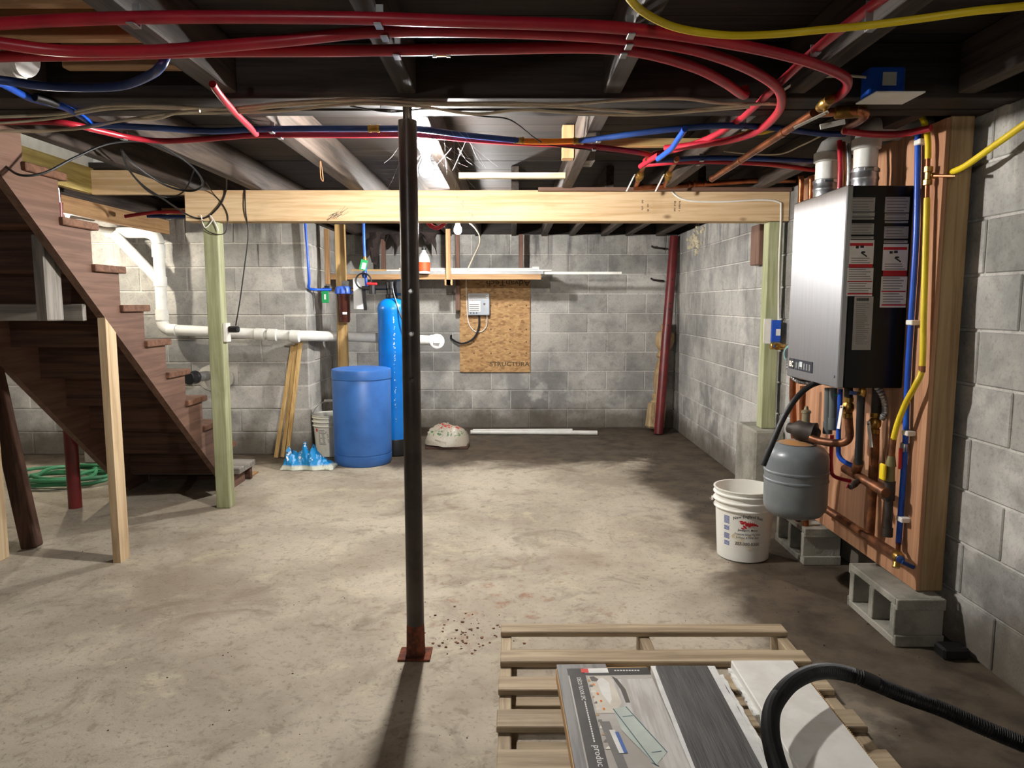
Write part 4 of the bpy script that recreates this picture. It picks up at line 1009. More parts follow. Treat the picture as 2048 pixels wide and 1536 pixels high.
# manifold and gas drop
pipe('manifold_pipe', 'brown copper manifold slanting along the plywood below the boiler', 'pipe', [atx(1690, 937, 1.49), atx(1732, 962, 1.49), atx(1772, 986, 1.49)], .020, DULLCOP)
mt = atx(1712, 945, 1.49)
pipe('manifold_tee', 'copper tee joining the black pipe to the manifold', 'fitting', [aty(1717, 925, 2.92), mt + Vector((0, 0, .01))], .021, DULLCOP)
ball_valve('drain_valve', 'small drain valve with red knob pointing from the manifold', atx(1709, 968, 1.44), (-.7, -.7, -.1), (-.7, -.7, -.1), .03, IRON, mat('red_knob', s(190, 60, 60), rough=.5), .012)
gp = thing('gas_drop', 'iron gas pipe with brass union and yellow lever on the plywood', 'gas pipe', atx(1778, 1070, 1.52))
G = [atx(1787, 876, 1.52), atx(1783, 912, 1.52), atx(1781, 925, 1.52), atx(1780, 962, 1.52), atx(1778, 1000, 1.52), atx(1775, 1070, 1.52)]
MB().tube([G[0], G[1]], .012, 12).build('copper_stub', DULLCOP, gp, smooth=True)
MB().tube([G[1], G[1].lerp(G[3], .4), G[1].lerp(G[3], .41), G[3]], .017, 12, True, [.014, .02, .016, .018]).build('union', mat('green_brass', s(128, 122, 84), rough=.5, metal=.6), gp, smooth=True)
MB().cyl(G[3], G[4], .021, 14).build('tee', IRON, gp, smooth=True)
MB().tube([G[4], G[5]], .0155, 14).build('drip_leg', IRON, gp, smooth=True)
MB().cyl(G[5] + Vector((0, 0, -.005)), G[5] + Vector((0, 0, .03)), .020, 12).build('drip_cap', IRON, gp, smooth=True)
c = atx(1766, 945, 1.49)
MB().box(c.x - .008, c.x + .006, c.y - .018, c.y + .018, c.z - .03, c.z + .035, .004).build('lever', YELLOW, gp)
# yellow gas line
ga = thing('gas_line', 'yellow jacketed gas tubing running down the near edge of the plywood', 'gas pipe', atx(1787, 876, 1.535))
XG = 1.555
MB().tube(spline([atx(1838, 224, XG), atx(1850, 248, XG), atx(1856, 285, XG), atx(1856, 318, XG)]), .011, 12).build('tubing', YELLOW, ga, smooth=True)
MB().tube([atx(1856, 318, XG), atx(1855, 345, XG), atx(1854, 398, XG)], .0085, 12).build('copper_tail', COPPER, ga, smooth=True)
tc = atx(1856, 352, XG)
MB().lathe([(.010, -.035), (.016, -.033), (.016, -.015), (.011, -.012), (.011, .012), (.016, .015), (.016, .033), (.010, .035)], tc, n=8).build('brass_tee', BRASS, ga, smooth=False)
MB().tube(spline([atx(1854, 396, XG), atx(1851, 500, XG), atx(1847, 640, XG), atx(1844, 735, XG), atx(1832, 768, 1.54), atx(1812, 805, 1.53), atx(1796, 845, 1.525), atx(1787, 878, 1.52)]), .0115, 12).build('tubing', YELLOW, ga, smooth=True)
ms = atx(1844, 738, XG)
MB().cyl(ms + Vector((0, 0, -.012)), ms + Vector((0, 0, .012)), .0125, 12).build('joint_band', DULLCOP, ga)
gb = thing('gas_branch', 'yellow gas branch leaving the brass tee along the right block wall', 'gas pipe', tc + Vector((.02, 0, 0)))
q1 = Vector((1.60, 2.64, aty(1872, 352, 2.64).z))
MB().tube([tc + Vector((.012, -.005, 0)), q1, atx(1888, 351, 1.615)], .006, 10).build('copper_tail', COPPER, gb, smooth=True)
MB().lathe([(.010, -.01), (.012, -.008), (.012, .012), (.008, .014)], tc + Vector((.016, -.006, 0)), (1, -.3, 0), 8).build('flare_nut', BRASS, gb)
MB().tube(spline([atx(1886, 351, 1.615), atx(1925, 335, 1.62), atx(1965, 308, 1.63), atx(2010, 276, 1.64), atx(2075, 232, 1.65), atx(2200, 165, 1.66), atx(2700, -60, 1.67)]), .0115, 12).build('tubing', YELLOW, gb, smooth=True)
# blue supply line with clips
bl = thing('water_line', 'long blue line clipped down the plywood beside the yellow gas tubing', 'pipe', atx(1795, 1090, 1.565))
XBp = 1.565
BP = [atx(1836, 268, XBp), atx(1835, 350, XBp), atx(1832, 480, XBp), atx(1822, 640, XBp), atx(1815, 760, XBp), atx(1811, 880, XBp), atx(1806, 960, XBp), atx(1797, 1088, XBp)]
MB().tube(spline(BP), .0115, 12).build('tube', BLUE, bl, smooth=True)
for (px, py) in ((1839, 285), (1823, 645), (1814, 865), (1803, 1037)):
    c = atx(px, py, XBp)
    MB().box(c.x - .016, XP, c.y - .03, c.y + .014, c.z - .010, c.z + .010, .003).build('clip', WHITE, bl)
c = atx(1809, 895, XBp); MB().lathe([(.012, -.02), (.016, -.015), (.016, .015), (.012, .02)], c, n=12).build('shutoff_body', GALV, bl, smooth=True)
MB().bar(c + Vector((-.02, -.01, 0)), c + Vector((-.02, -.012, -.085)), .014, .006, .002).build('shutoff_lever', mat('red_lever', s(176, 30, 34), rough=.4), bl)
cb_ = thing('spigot_line', 'copper line slanting low along the plywood to a brass spigot with blue handle', 'pipe', atx(1800, 1120, 1.52))
MB().tube([atx(1640, 1010, 1.52), atx(1700, 1050, 1.52), atx(1793, 1110, 1.52)], .0185, 14).build('pipe', DULLCOP, cb_, smooth=True)
c = atx(1795, 1112, 1.52)
MB().lathe([(.018, -.03), (.022, -.02), (.022, .02), (.014, .03)], c, (-.3, -1, 0), 14).build('spigot_body', BRASS, cb_, smooth=True)
MB().cyl(c, c + Vector((-.015, -.02, -.04)), .012, 12, .014).build('spout', BRASS, cb_, smooth=True)
MB().lathe([(.014, 0), (.016, .004), (.014, .008), (.005, .01)], c + Vector((-.008, -.036, .0)), (-.5, -1, .1), 10).build('handle_hub', NAVY, cb_, smooth=True)
MB().box(c.x - .012, c.x + .045, c.y - .052, c.y - .044, c.z - .026, c.z - .010, .003, rot=Matrix.Rotation(R(25), 3, 'Y')).build('handle', NAVY, cb_)
MB().tube([atx(1797, 1086, XBp), atx(1796, 1100, 1.54), c], .009, 10).build('copper_elbow', COPPER, cb_, smooth=True)
MB().tube(spline([atx(1712, 1050, 1.50), atx(1720, 1057, 1.49), atx(1738, 1062, 1.50)]), .003, 6).build('wire_tie', COPPER, cb_, smooth=True)
# electrical box on the right green post
eb = thing('junction_box', 'blue junction box with white cover on the right green post', 'electrical box', (1.615, 4.46, 1.08))
MB().box(1.612, 1.672, 4.42, 4.488, 1.08, 1.215, .004).build('box', BLUE, eb)
MB().box(1.566, 1.611, 4.425, 4.433, 1.07, 1.225, .001).build('cover_plate', WHITE, eb)
MB().box(1.64, 1.668, 4.4185, 4.4195, 1.12, 1.16).build('sticker', PAPER, eb)
ball_valve('gate_valve', 'small brass valve with blue knob below the blue junction box', aty(1556, 693, 4.2), (1, 0, 0), (0, -1, .2), .02, hm=NAVY, r=.018)
pipe('valve_tail', 'short brass pipe joining the small valve to the pump', 'pipe', [aty(1562, 693, 4.2), aty(1580, 694, 4.0), aty(1586, 704, 3.62)], .012, BRASS)
# ---- cinder blocks under the plywood
def cinder(label, y0, y1, x0=1.475, x1=1.665, z1=.19):
    o = thing('cinder_block', label, 'block', ((x0 + x1) / 2, (y0 + y1) / 2, 0), 'cinder blocks under the plywood')
    th = .03; L = y1 - y0
    MB().box(x0, x1, y0 + .012, y1 - .012, 0, th, .004).build('face_shell', CBLOCK, o)
    MB().box(x0, x1, y0 + .012, y1 - .012, z1 - th, z1, .004).build('face_shell', CBLOCK, o)
    for i in range(3):
        c_ = y0 + .03 + i * (L - .06) / 2
        MB().box(x0, x1, c_ - .018, c_ + .018, th, z1 - th, .003).build('web', CBLOCK, o)
    for za, zb in ((.0, .045), (z1 - .045, z1)):
        MB().box(x0, x1, y0, y0 + .013, za, zb, .003).build('end_flange', CBLOCK, o)
        MB().box(x0, x1, y1 - .013, y1, za, zb, .003).build('end_flange', CBLOCK, o)
    return o
cinder('cinder block under the near corner of the plywood board', 2.607, 3.0)
cinder('cinder block behind the white bait bucket under the plywood', 3.47, 3.86)
MB().box(1.60, 1.70, 2.50, 2.57, 0, .045, .008).build('plastic_scrap', BLACK, None, 'small black plastic piece on the floor beside the near cinder block', 'plastic piece')

# ---- bait bucket
bbx, bby = 1.215, 3.62
bk, fb = bucket('bait_bucket', 'white bait bucket with red lobster print under the grey tank', bbx, bby, mat('bucket_white', s(234, 234, 228), s(226, 224, 214), ns=3, rough=.4))
toc = math.atan2(0 - bby, 0 - bbx)
fn = on_bucket(bbx, bby, fb, toc + .16)
def btext(txt, size, z, width, arch=0.0, bold=.0002, m=INK, u0=0.0):
    vs, fs = text_geo(txt, size, bold, 'CENTER')
    w_ = max(v.x for v in vs) - min(v.x for v in vs); k = width / w_
    t = MB().add([fn(v.x * k + u0, z + v.y - arch * ((v.x * k) / (width / 2)) ** 2) for v in vs], fs)
    return t.build('printed_lettering', m, bk)
btext('New England Bait', .022, .243, .150, .018)
btext('Jonesport, Maine', .016, .172, .098)
btext('Premium Salted Pig Hide', .015, .150, .128, m=INKGREY)
btext('Lobster & Crab Bait', .015, .133, .112, m=INKGREY)
btext('207-300-0300', .023, .096, .122)
btext('www', .006, .068, .05, m=INKGREY) if False else None
t = MB()
def blob(cu, cv, ru, rv, ang=0, n=10):
    ca, sa = math.cos(ang), math.sin(ang); P = []
    for i in range(n):
        a = 2 * math.pi * i / n; x_, y_ = math.cos(a) * ru, math.sin(a) * rv; P.append(fn(cu + x_ * ca - y_ * sa, cv + x_ * sa + y_ * ca))
    t.add(P, [tuple(range(n))])
z0 = .206
for k in range(5): blob(.004 + k * .008, z0 + .003 * math.sin(k * .8), .007, .011 - k * .0012, .3)
blob(.045, z0 - .004, .008, .004, -.6); blob(-.006, z0 + .002, .010, .010)
blob(-.022, z0 + .010, .014, .006, .5); blob(-.034, z0 + .016, .010, .004, .1); blob(-.030, z0 + .006, .010, .0045, -.3)
blob(-.016, z0 - .012, .012, .006, -.7); blob(-.026, z0 - .020, .009, .004, -.2)
for k in range(4): blob(.002 + k * .009, z0 + .013, .0012, .008, .3 - k * .2); blob(.002 + k * .009, z0 - .012, .0012, .007, -.3 + k * .2)
t.build('lobster_print', INKRED, bk)
t = MB(); f2_ = on_bucket(bbx, bby, fb, toc - .62)
for z_, h_ in ((.20, .045), (.165, .028), (.12, .03), (.085, .025)):
    for k in range(int(h_ / .006)):
        quad(t, f2_(-.016, z_ + k * .006), f2_(.016, z_ + k * .006), f2_(.016, z_ + k * .006 + .0035), f2_(-.016, z_ + k * .006 + .0035))
t.build('handling_print', INKBLUE, bk)
t = MB(); fn3 = on_bucket(bbx, bby, fb, toc - .1, .0008)
rnd = random.Random(2)
for k in range(9):
    cu, cv, ru, rv = .0 + rnd.uniform(-.05, .05), .11 + rnd.uniform(-.05, .04), rnd.uniform(.01, .028), rnd.uniform(.008, .02)
    t.add([fn3(cu + math.cos(i * .628) * ru * rnd.uniform(.7, 1), cv + math.sin(i * .628) * rv * rnd.uniform(.7, 1)) for i in range(10)], [tuple(range(10))])
t.build('dirt_smear', mat('mud_smear', s(206, 194, 164), s(226, 220, 204), ns=20, rough=.7), bk)
for sgn in (-1, 1):
    a_ = toc + sgn * 1.45
    p = Vector((bbx + math.cos(a_) * (fb(.3) + .012), bby + math.sin(a_) * (fb(.3) + .012), .30))
    MB().cyl(p, p + Vector((math.cos(a_), math.sin(a_), 0)) * .008, .012, 12).build('handle_ear', WHITE, bk)
MB().tube(spline([(bbx + math.cos(toc - 1.45 + k / 8 * 2.9 * -1) * .172, bby + math.sin(toc - 1.45 - k / 8 * 2.9) * .172, .30 - .06 * math.sin(k / 8 * math.pi)) for k in range(9)] if False else
     [(bbx + math.cos(toc + 1.45 + k / 8 * (2 * math.pi - 2.9)) * .174, bby + math.sin(toc + 1.45 + k / 8 * (2 * math.pi - 2.9)) * .174, .30 - .10 * math.sin(k / 8 * math.pi)) for k in range(9)]), .0025, 6).build('wire_handle', GALV, bk, smooth=True)

# ================================================================== PIPES AND CABLES UNDER THE JOISTS
def zpath(pts, z): return [atz(p[0], p[1], p[2] if len(p) > 2 else z) for p in pts]
def cpipe(name, label, cat, pts, z, r, m, group=None, clips=()):
    o = thing(name, label, cat, atz(pts[0][0], pts[0][1], pts[0][2] if len(pts[0]) > 2 else z), group)
    MB().tube(spline(zpath(pts, z), 8), r, 12).build('tube', m, o, smooth=True)
    for (px, py, zz) in clips:
        c = atz(px, py, zz)
        MB().box(c.x - .009, c.x + .009, c.y - r - .004, c.y + r + .004, c.z - r - .004, c.z - r, .001).build('hanger_clip', GALV, o)
        MB().box(c.x - .009, c.x + .009, c.y + r + .001, c.y + r + .004, c.z - r - .004, 2.013, .0005).build('hanger_clip', GALV, o)
    return o
cpipe('heating_pipe', 'thick red pipe nearest the camera sweeping round to the brass valve', 'pipe', [(-160, 58), (0, 47), (200, 37), (420, 34), (700, 36), (900, 42), (1150, 50), (1300, 62), (1450, 85), (1570, 110), (1650, 135), (1690, 155), (1694, 172), (1680, 190), (1655, 204, 1.955)], 1.975, .0145, RED, 'thick red heating pipes', [(266, 36, 1.975), (757, 37, 1.975), (1262, 58, 1.975)])
cpipe('heating_pipe', 'middle thick red pipe curling back towards the far ball valves', 'pipe', [(-160, 60, 1.945), (0, 86, 1.943), (140, 102, 1.940), (330, 100, 1.940), (560, 82, 1.955), (730, 65), (900, 62), (1150, 70), (1330, 88), (1440, 115), (1520, 150), (1560, 185), (1556, 225), (1515, 262, 1.975), (1460, 280, 1.975), (1400, 289, 1.98), (1330, 297, 1.985)], 1.972, .0145, RED, 'thick red heating pipes', [(770, 63, 1.972), (1258, 80, 1.972)])
cpipe('heating_pipe', 'lowest thick red pipe ending upward into the joist bay by the girder', 'pipe', [(-160, 120), (0, 113), (200, 110), (420, 103), (640, 102), (820, 100), (1000, 97), (1180, 95), (1290, 106), (1390, 135), (1450, 165), (1487, 190, 1.985), (1490, 178, 2.03)], 1.972, .0145, RED, 'thick red heating pipes', [(794, 101, 1.972), (1247, 98, 1.972)])
c = atz(883, 101, 1.972)
cq = thing('pipe_coupling', 'brass crimp coupling on the lowest red pipe', 'fitting', c)
MB().cyl(c + Vector((-.022, 0, 0)), c + Vector((.022, 0, 0)), .0155, 14).build('sleeve', BRASS, cq, smooth=True)
for k in (-.018, .018): MB().cyl(c + Vector((k - .005, 0, 0)), c + Vector((k + .005, 0, 0)), .018, 14).build('crimp_ring', GALV, cq, smooth=True)
cpipe('heating_pipe', 'straight red pipe running diagonally along the right joist', 'pipe', [(1830, -50), (1740, 15), (1640, 92), (1560, 165), (1480, 238), (1420, 275), (1350, 300), (1310, 308), (1290, 322)], 1.998, .0125, RED, 'thick red heating pipes', [(1632, 97, 1.998)])
cpipe('water_line', 'red line strung along under the joists behind the girder', 'pipe', [(-120, 248), (0, 244), (120, 245), (200, 262), (260, 275), (330, 282), (420, 277), (520, 270), (700, 270), (830, 270), (950, 280), (1060, 287), (1160, 291), (1260, 302), (1312, 312)], 1.993, .0115, RED, 'lines strung behind the girder', [(247, 272, 1.993), (560, 270, 1.993), (868, 272, 1.993), (1188, 294, 1.993)])
cpipe('water_line', 'navy line strung along under the joists behind the girder', 'pipe', [(185, 250), (300, 255), (420, 262), (530, 258), (740, 257), (830, 258), (930, 270), (1038, 281)], 1.985, .0115, NAVY, 'lines strung behind the girder', [(543, 258, 1.985)])
cpipe('water_line', 'bright orange pipe section in the navy line', 'pipe', [(1040, 282), (1098, 283), (1154, 282)], 1.985, .012, ORANGE, 'lines strung behind the girder')
cpipe('water_line', 'navy line continuing from the orange section to the vent pipes', 'pipe', [(1156, 282), (1200, 277), (1280, 266), (1370, 256), (1460, 251), (1560, 257), (1640, 267), (1690, 268)], 1.985, .0115, NAVY, 'lines strung behind the girder', [(1197, 277, 1.985), (1490, 252, 1.985)])
for (px, py, lb) in ((748, 257, 'brass coupling in the navy line left of the column'), (1038, 281, 'brass coupling at the left end of the orange pipe'), (1157, 282, 'brass coupling at the right end of the orange pipe')):
    c = atz(px, py, 1.985); o = thing('pipe_coupling', lb, 'fitting', c)
    MB().cyl(c + Vector((-.022, 0, 0)), c + Vector((.022, 0, 0)), .0128, 12).build('sleeve', BRASS, o, smooth=True)
    for k in (-.016, .016): MB().cyl(c + Vector((k - .004, 0, 0)), c + Vector((k + .004, 0, 0)), .0148, 12).build('crimp_ring', BRASS, o, smooth=True)
cpipe('water_line', 'bright blue branch dropping from the navy line to a brass joint', 'pipe', [(1370, 258, 1.975), (1355, 280, 1.965), (1342, 298, 1.96), (1316, 318, 1.96)], 1.96, .0115, BLUE)
cpipe('water_line', 'lower navy line running right to the far vent pipe', 'pipe', [(1312, 322), (1400, 316), (1500, 317), (1625, 322)], 1.99, .0115, NAVY, None, [(1404, 316, 1.99)])
cpipe('water_line', 'lower red line running right to the far vent pipe', 'pipe', [(1288, 330), (1380, 323), (1500, 326), (1560, 331), (1628, 340)], 1.99, .0115, RED, None, [(1396, 324, 1.99)])
cpipe('water_line', 'pink red stub falling to the left ball valve on the header', 'pipe', [(1318, 310, 1.975), (1300, 320, 1.97), (1281, 333, 1.96)], 1.97, .0125, RED)
cpipe('gas_line', 'yellow gas tubing looping across the ceiling at top right', 'gas pipe', [(1225, -120, 2.0), (1238, -50, 1.96), (1262, 0), (1300, 32), (1360, 57), (1450, 70), (1540, 69), (1640, 60), (1742, 50), (1850, 36), (1950, 22), (2048, 12), (2250, -12), (2420, -32)], 1.945, .0085, YELLOW, None, [(1742, 50, 1.955)])
cpipe('gas_line', 'short yellow gas tubing seen beyond the copper pipe', 'gas pipe', [(1470, 275), (1495, 262), (1520, 266), (1560, 255)], 2.0, .0085, YELLOW)
cpipe('water_line', 'thick navy line hooking up to the red pipes at top left', 'pipe', [(-120, 150), (0, 160), (90, 172), (180, 175), (250, 170), (300, 150), (322, 132), (332, 112, 1.985)], 1.955, .0125, NAVY)
cpipe('water_line', 'bright blue line in black sleeves slanting at top left', 'pipe', [(-90, 130), (0, 166), (60, 196), (130, 215), (182, 246)], 1.99, .0115, BLUE)
c = atz(95, 198, 1.99)
MB().tube(zpath([(70, 194), (95, 201), (112, 208)], 1.989), .0135, 12).build('pipe_sleeve', RUBBER, None, 'black sleeve around the bright blue line at top left', 'fitting', smooth=True)
cpipe('water_line', 'short red branch dropping past the girder onto the red line', 'pipe', [(425, 168, 1.985), (440, 190, 1.975), (470, 225, 1.975), (500, 255, 1.975), (512, 268, 1.98)], 1.975, .0115, RED)
cpipe('water_line', 'dark red line drooping behind the vent pipes to the plywood', 'pipe', [(1690, 262), (1740, 268), (1800, 268), (1862, 256)], 1.955, .0125, RED)
# copper run from the brass valve
cr = thing('copper_pipe', 'long copper pipe slanting back from the brass valve over the header', 'pipe', atz(1425, 357, 1.95))
a, b = atz(1628, 226, 1.95), atz(1424, 358, 1.95)
MB().tube([a, b], .0145, 16).build('pipe', COPPER, cr, smooth=True)
MB().lathe([(.0165, -.02), (.0165, .02)], a.lerp(b, .22), (b - a), 16).build('coupling', COPPER, cr, smooth=True)
MB().lathe([(.0165, -.012), (.0165, .012)], a.lerp(b, .62), (b - a), 16).build('coupling', COPPER, cr, smooth=True)
MB().lathe([(.0165, -.02), (.016, 0)], b, (b - a), 16).build('end_cap', COPPER, cr, smooth=True)
c = atz(1650, 207, 1.953); d = (atz(1628, 226, 1.95) - c).normalized()
ball_valve('ball_valve', 'brass ball valve with white lever joining red pipe to copper by the blue box', c, d, (-.7, .5, -.3), .10, ht=(0, -.2, -1), r=.016)
bv = thing('elbow_valve', 'brass valve and copper elbow with white lever above the vents', 'valve', aty(1700, 228, 2.55))
MB().tube(spline([aty(1640, 226, 2.6), aty(1670, 224, 2.56), aty(1715, 222, 2.52)]), .015, 12).build('pipe', COPPER, bv, smooth=True)
MB().lathe([(.018, -.05), (.023, -.045), (.023, .045), (.018, .05)], aty(1700, 223, 2.54), (1, -.3, 0), 14).build('valve_body', BRASS, bv, smooth=True)
MB().tube(spline([aty(1716, 221, 2.52), aty(1730, 226, 2.52), aty(1722, 238, 2.58), aty(1700, 250, 2.72), aty(1690, 262, 2.8)]), .016, 12).build('elbow', COPPER, bv, smooth=True)
MB().bar(aty(1690, 243, 2.50), aty(1640, 254, 2.50), .018, .004, .001).build('lever', WHITE, bv)
# copper along the header with two valves
hp = thing('copper_header', 'copper pipe lying along the top of the pale header beam', 'pipe', aty(1500, 368, 4.40))
MB().tube([aty(1268, 376, 4.40), aty(1380, 370, 4.42), aty(1500, 362, 4.42), aty(1612, 360, 4.42)], .017, 14).build('pipe', COPPER, hp, smooth=True)
for px in (1283, 1343, 1378, 1388, 1410): MB().cyl(aty(px - 2, 374.5 - (px - 1280) * .06, 4.405), aty(px + 2, 374.3 - (px - 1280) * .06, 4.405), .0205, 14).build('collar', COPPER, hp, smooth=True)
for k, (px, lb) in enumerate(((1272, 'left brass ball valve with white lever above the header beam'), (1330, 'right brass ball valve with white lever above the header beam'))):
    lo = aty(px, 372, 4.40); hi = aty(px + 14, 335, 4.10)
    cm = lo.lerp(hi, .55)
    pipe('valve_riser', 'copper riser under the %s brass ball valve' % ('left' if not k else 'right'), 'pipe', [lo, lo.lerp(hi, .3), cm], .014, COPPER)
    ball_valve('ball_valve', lb, cm, (hi - lo), (-.5, -.1, -1), .10, ht=(-1, -.3, 0))
    pipe('valve_tail', 'copper tail above the %s brass ball valve' % ('left' if not k else 'right'), 'pipe', [cm, hi, atz(px + 24, 318, 1.975)], .013, COPPER)
for px in (1602, 1622):
    pipe('copper_drop', '%s copper pipe dropping behind the steel boiler front' % ('left' if px < 1610 else 'right'), 'pipe', [aty(px, 352, 3.75), aty(px, 380, 3.75), aty(px - 4, 470, 3.75)], .014, COPPER)
# blue box with white cover on the ceiling
jb = thing('junction_box', 'blue junction box with white cover plate hanging at the right end of the girder', 'electrical box', atz(1775, 190, 1.95))
a = aty(1735, 148, 2.42); b = aty(1803, 190, 2.42)
MB().box(a.x, b.x, 2.40, 2.466, 1.98, 2.08, .005).build('box', BLUE, jb)
MB().box(a.x + .04, a.x + .085, 2.3985, 2.3995, 2.02, 2.062).build('sticker', PAPER, jb)
MB().box(a.x - .02, b.x + .02, 2.315, 2.45, 1.974, 1.979, .001).build('cover_plate', WHITE, jb)
pipe('box_cable', 'white cable running left from the ceiling junction box', 'cable', [aty(1737, 155, 2.43), aty(1690, 152, 2.43), aty(1610, 158, 2.43), aty(1560, 185, 2.46)], .0045, CABLE)
# beige cables stapled along the girder
gr = 'beige cables stapled along the girder'
cab = [('lowest beige cable drooping along the girder', [(-80, 255), (0, 262), (100, 262), (220, 245), (330, 228), (430, 226), (560, 222), (700, 208), (830, 212), (950, 228), (1040, 220), (1150, 226), (1280, 230), (1420, 220), (1500, 214)], 1.977),
       ('upper beige cable strung along the girder', [(-80, 238), (0, 234), (120, 228), (210, 212), (330, 212), (440, 218), (580, 205), (720, 200), (860, 206), (1000, 206), (1130, 208), (1250, 200), (1360, 197), (1440, 206), (1560, 208)], 1.988),
       ('middle beige cable strung along the girder', [(-80, 246), (0, 246), (110, 236), (215, 218), (340, 216), (440, 223), (590, 210), (720, 204), (850, 209), (1000, 210), (1120, 213), (1240, 222), (1330, 226), (1440, 214), (1540, 206)], 1.983),
       ('thin beige cable swinging below the girder at the left', [(0, 262), (150, 258), (250, 240), (310, 238), (352, 226), (400, 222)], 1.97)]
for lb, p, z in cab:
    pipe('cable', lb, 'cable', zpath(p, z), .0054, CABLE, gr, n=8)
pipe('cable', 'dark thin wire wandering below the girder right of the column', 'wire', zpath([(700, 212), (780, 224), (860, 218), (960, 232), (1020, 240), (1070, 276), (1100, 290), (1180, 300), (1260, 312)], 1.98), .0028, RUBBER)
pipe('white_wire', 'white wire draped along the right end of the header and down the green post', 'wire', [aty(1342, 372, 4.44), aty(1345, 385, 4.474), aty(1370, 400, 4.474), aty(1430, 404, 4.474), aty(1520, 400, 4.474), aty(1556, 404, 4.474), aty(1562, 420, 4.474), aty(1558, 520, 4.48), aty(1557, 600, 4.48), aty(1557, 642, 4.46)], .0055, WHITE)
pipe('thermostat_wire', 'thin pale wire looping beside the far vent pipe', 'wire', [aty(1430, 300, 3.9), aty(1500, 308, 3.9), aty(1560, 308, 3.8), aty(1605, 290, 3.6), aty(1650, 268, 3.4)], .004, CABLE)
# black cables on the left
lp_ = [('long black cable drooping across the stair stringer', [aty(-60, 290, 2.9), aty(0, 325, 2.9), aty(40, 350, 2.85), aty(90, 345, 2.9), aty(150, 315, 3.0), aty(220, 287, 3.1), aty(300, 285, 3.2), aty(360, 315, 3.3), aty(395, 345, 3.4), aty(405, 370, 3.5), aty(380, 382, 3.6), aty(330, 370, 3.6), aty(270, 330, 3.5), aty(243, 300, 3.4)], .005),
       ('black cable looping below the joists to the left end of the header', [aty(243, 300, 3.4), aty(255, 335, 3.6), aty(285, 370, 3.8), aty(330, 400, 4.1), aty(380, 432, 4.44), aty(412, 435, 4.46), aty(440, 410, 4.46), aty(452, 380, 4.46), aty(453, 350, 4.3)], .005),
       ('second black cable crossing below the pale stair header', [aty(243, 300, 3.45), aty(262, 345, 3.7), aty(300, 385, 3.9), aty(340, 394, 4.0), aty(370, 380, 3.9), aty(388, 340, 3.8)], .004),
       ('thin black wire hanging in loops at the left end of the header', [aty(412, 365, 4.3), aty(425, 385, 4.46), aty(446, 410, 4.47), aty(456, 435, 4.47), aty(450, 465, 4.46), aty(430, 468, 4.46), aty(410, 458, 4.46), aty(405, 440, 4.46)], .003)]
for lb, p, r in lp_: pipe('cable', lb, 'cable', p, r, RUBBER, 'black cables near the stairs', n=8)
pipe('wire_tail', 'bare white wire tails at the top of the left green post', 'wire', [aty(402, 430, 4.46), aty(410, 455, 4.46), aty(425, 440, 4.46), aty(420, 430, 4.46), aty(430, 445, 4.46), aty(437, 462, 4.46)], .0035, WHITE)
pipe('water_line', 'red pipe end beside the left end of the header beam', 'pipe', [aty(250, 433, 5.2), aty(310, 425, 5.2), aty(378, 424, 5.2), aty(430, 424, 5.2)], .013, RED)
pipe('water_line', 'blue pipe end beside the left end of the header beam', 'pipe', [aty(295, 432, 5.3), aty(340, 433, 5.3), aty(400, 434, 5.3)], .014, NAVY)
pipe('bent_nail_wire', 'bent wire hook hanging from the joist left of the column', 'wire', [aty(637, 296, 3.6), aty(644, 340, 3.6), aty(646, 362, 3.6), aty(641, 352, 3.6), aty(640, 310, 3.6)], .0028, DULLCOP)
fx_ = thing('red_jack_handle', 'small red grip with steel rod beside the stair tread', 'tool', aty(120, 430, 3.35))
MB().cyl(aty(120, 434, 3.30), aty(119, 405, 3.30), .015, 14).build('grip', DKRED, fx_, smooth=True)
MB().cyl(aty(119, 405, 3.30), aty(116, 376, 3.30), .006, 10).build('rod', GALV, fx_, smooth=True)
# white plastic fitting at the top left edge
wf = thing('pvc_fitting', 'white plastic pipe elbow at the top left edge between the red pipes', 'fitting', atz(15, 120, 2.03))
MB().tube(spline([Vector((-1.546, 2.21, 2.036)), Vector((-1.50, 2.21, 2.036)), Vector((-1.455, 2.208, 2.034)), Vector((-1.44, 2.206, 2.03))]), .045, 18).build('elbow', PVC, wf, smooth=True)
MB().lathe([(.05, 0), (.054, .004), (.054, .03), (.05, .034)], Vector((-1.50, 2.21, 2.036)), (1, 0, 0), 20).build('collar', PVC, wf, smooth=True)
# cobwebs round the bulb
t = MB(); rnd = random.Random(9)
bx_, by_, bz_ = -.36, 3.10, 1.93
for k in range(26):
    a = Vector((bx_ + rnd.uniform(-.10, .22), by_ + rnd.uniform(-.25, .1), 2.0 - rnd.uniform(0, .03)))
    b = a + Vector((rnd.uniform(-.14, .2), rnd.uniform(-.1, .35), -rnd.uniform(.03, .2)))
    m_ = a.lerp(b, .5) + Vector((0, 0, -rnd.uniform(0, .02)))
    t.tube(spline([a, m_, b], 3), rnd.uniform(.0002, .0004), 4)
t.build('cobweb', mat('web_white', s(210, 210, 210), rough=.8), None, 'dusty cobweb strands around the bulb by the column', 'cobweb', kind='stuff')

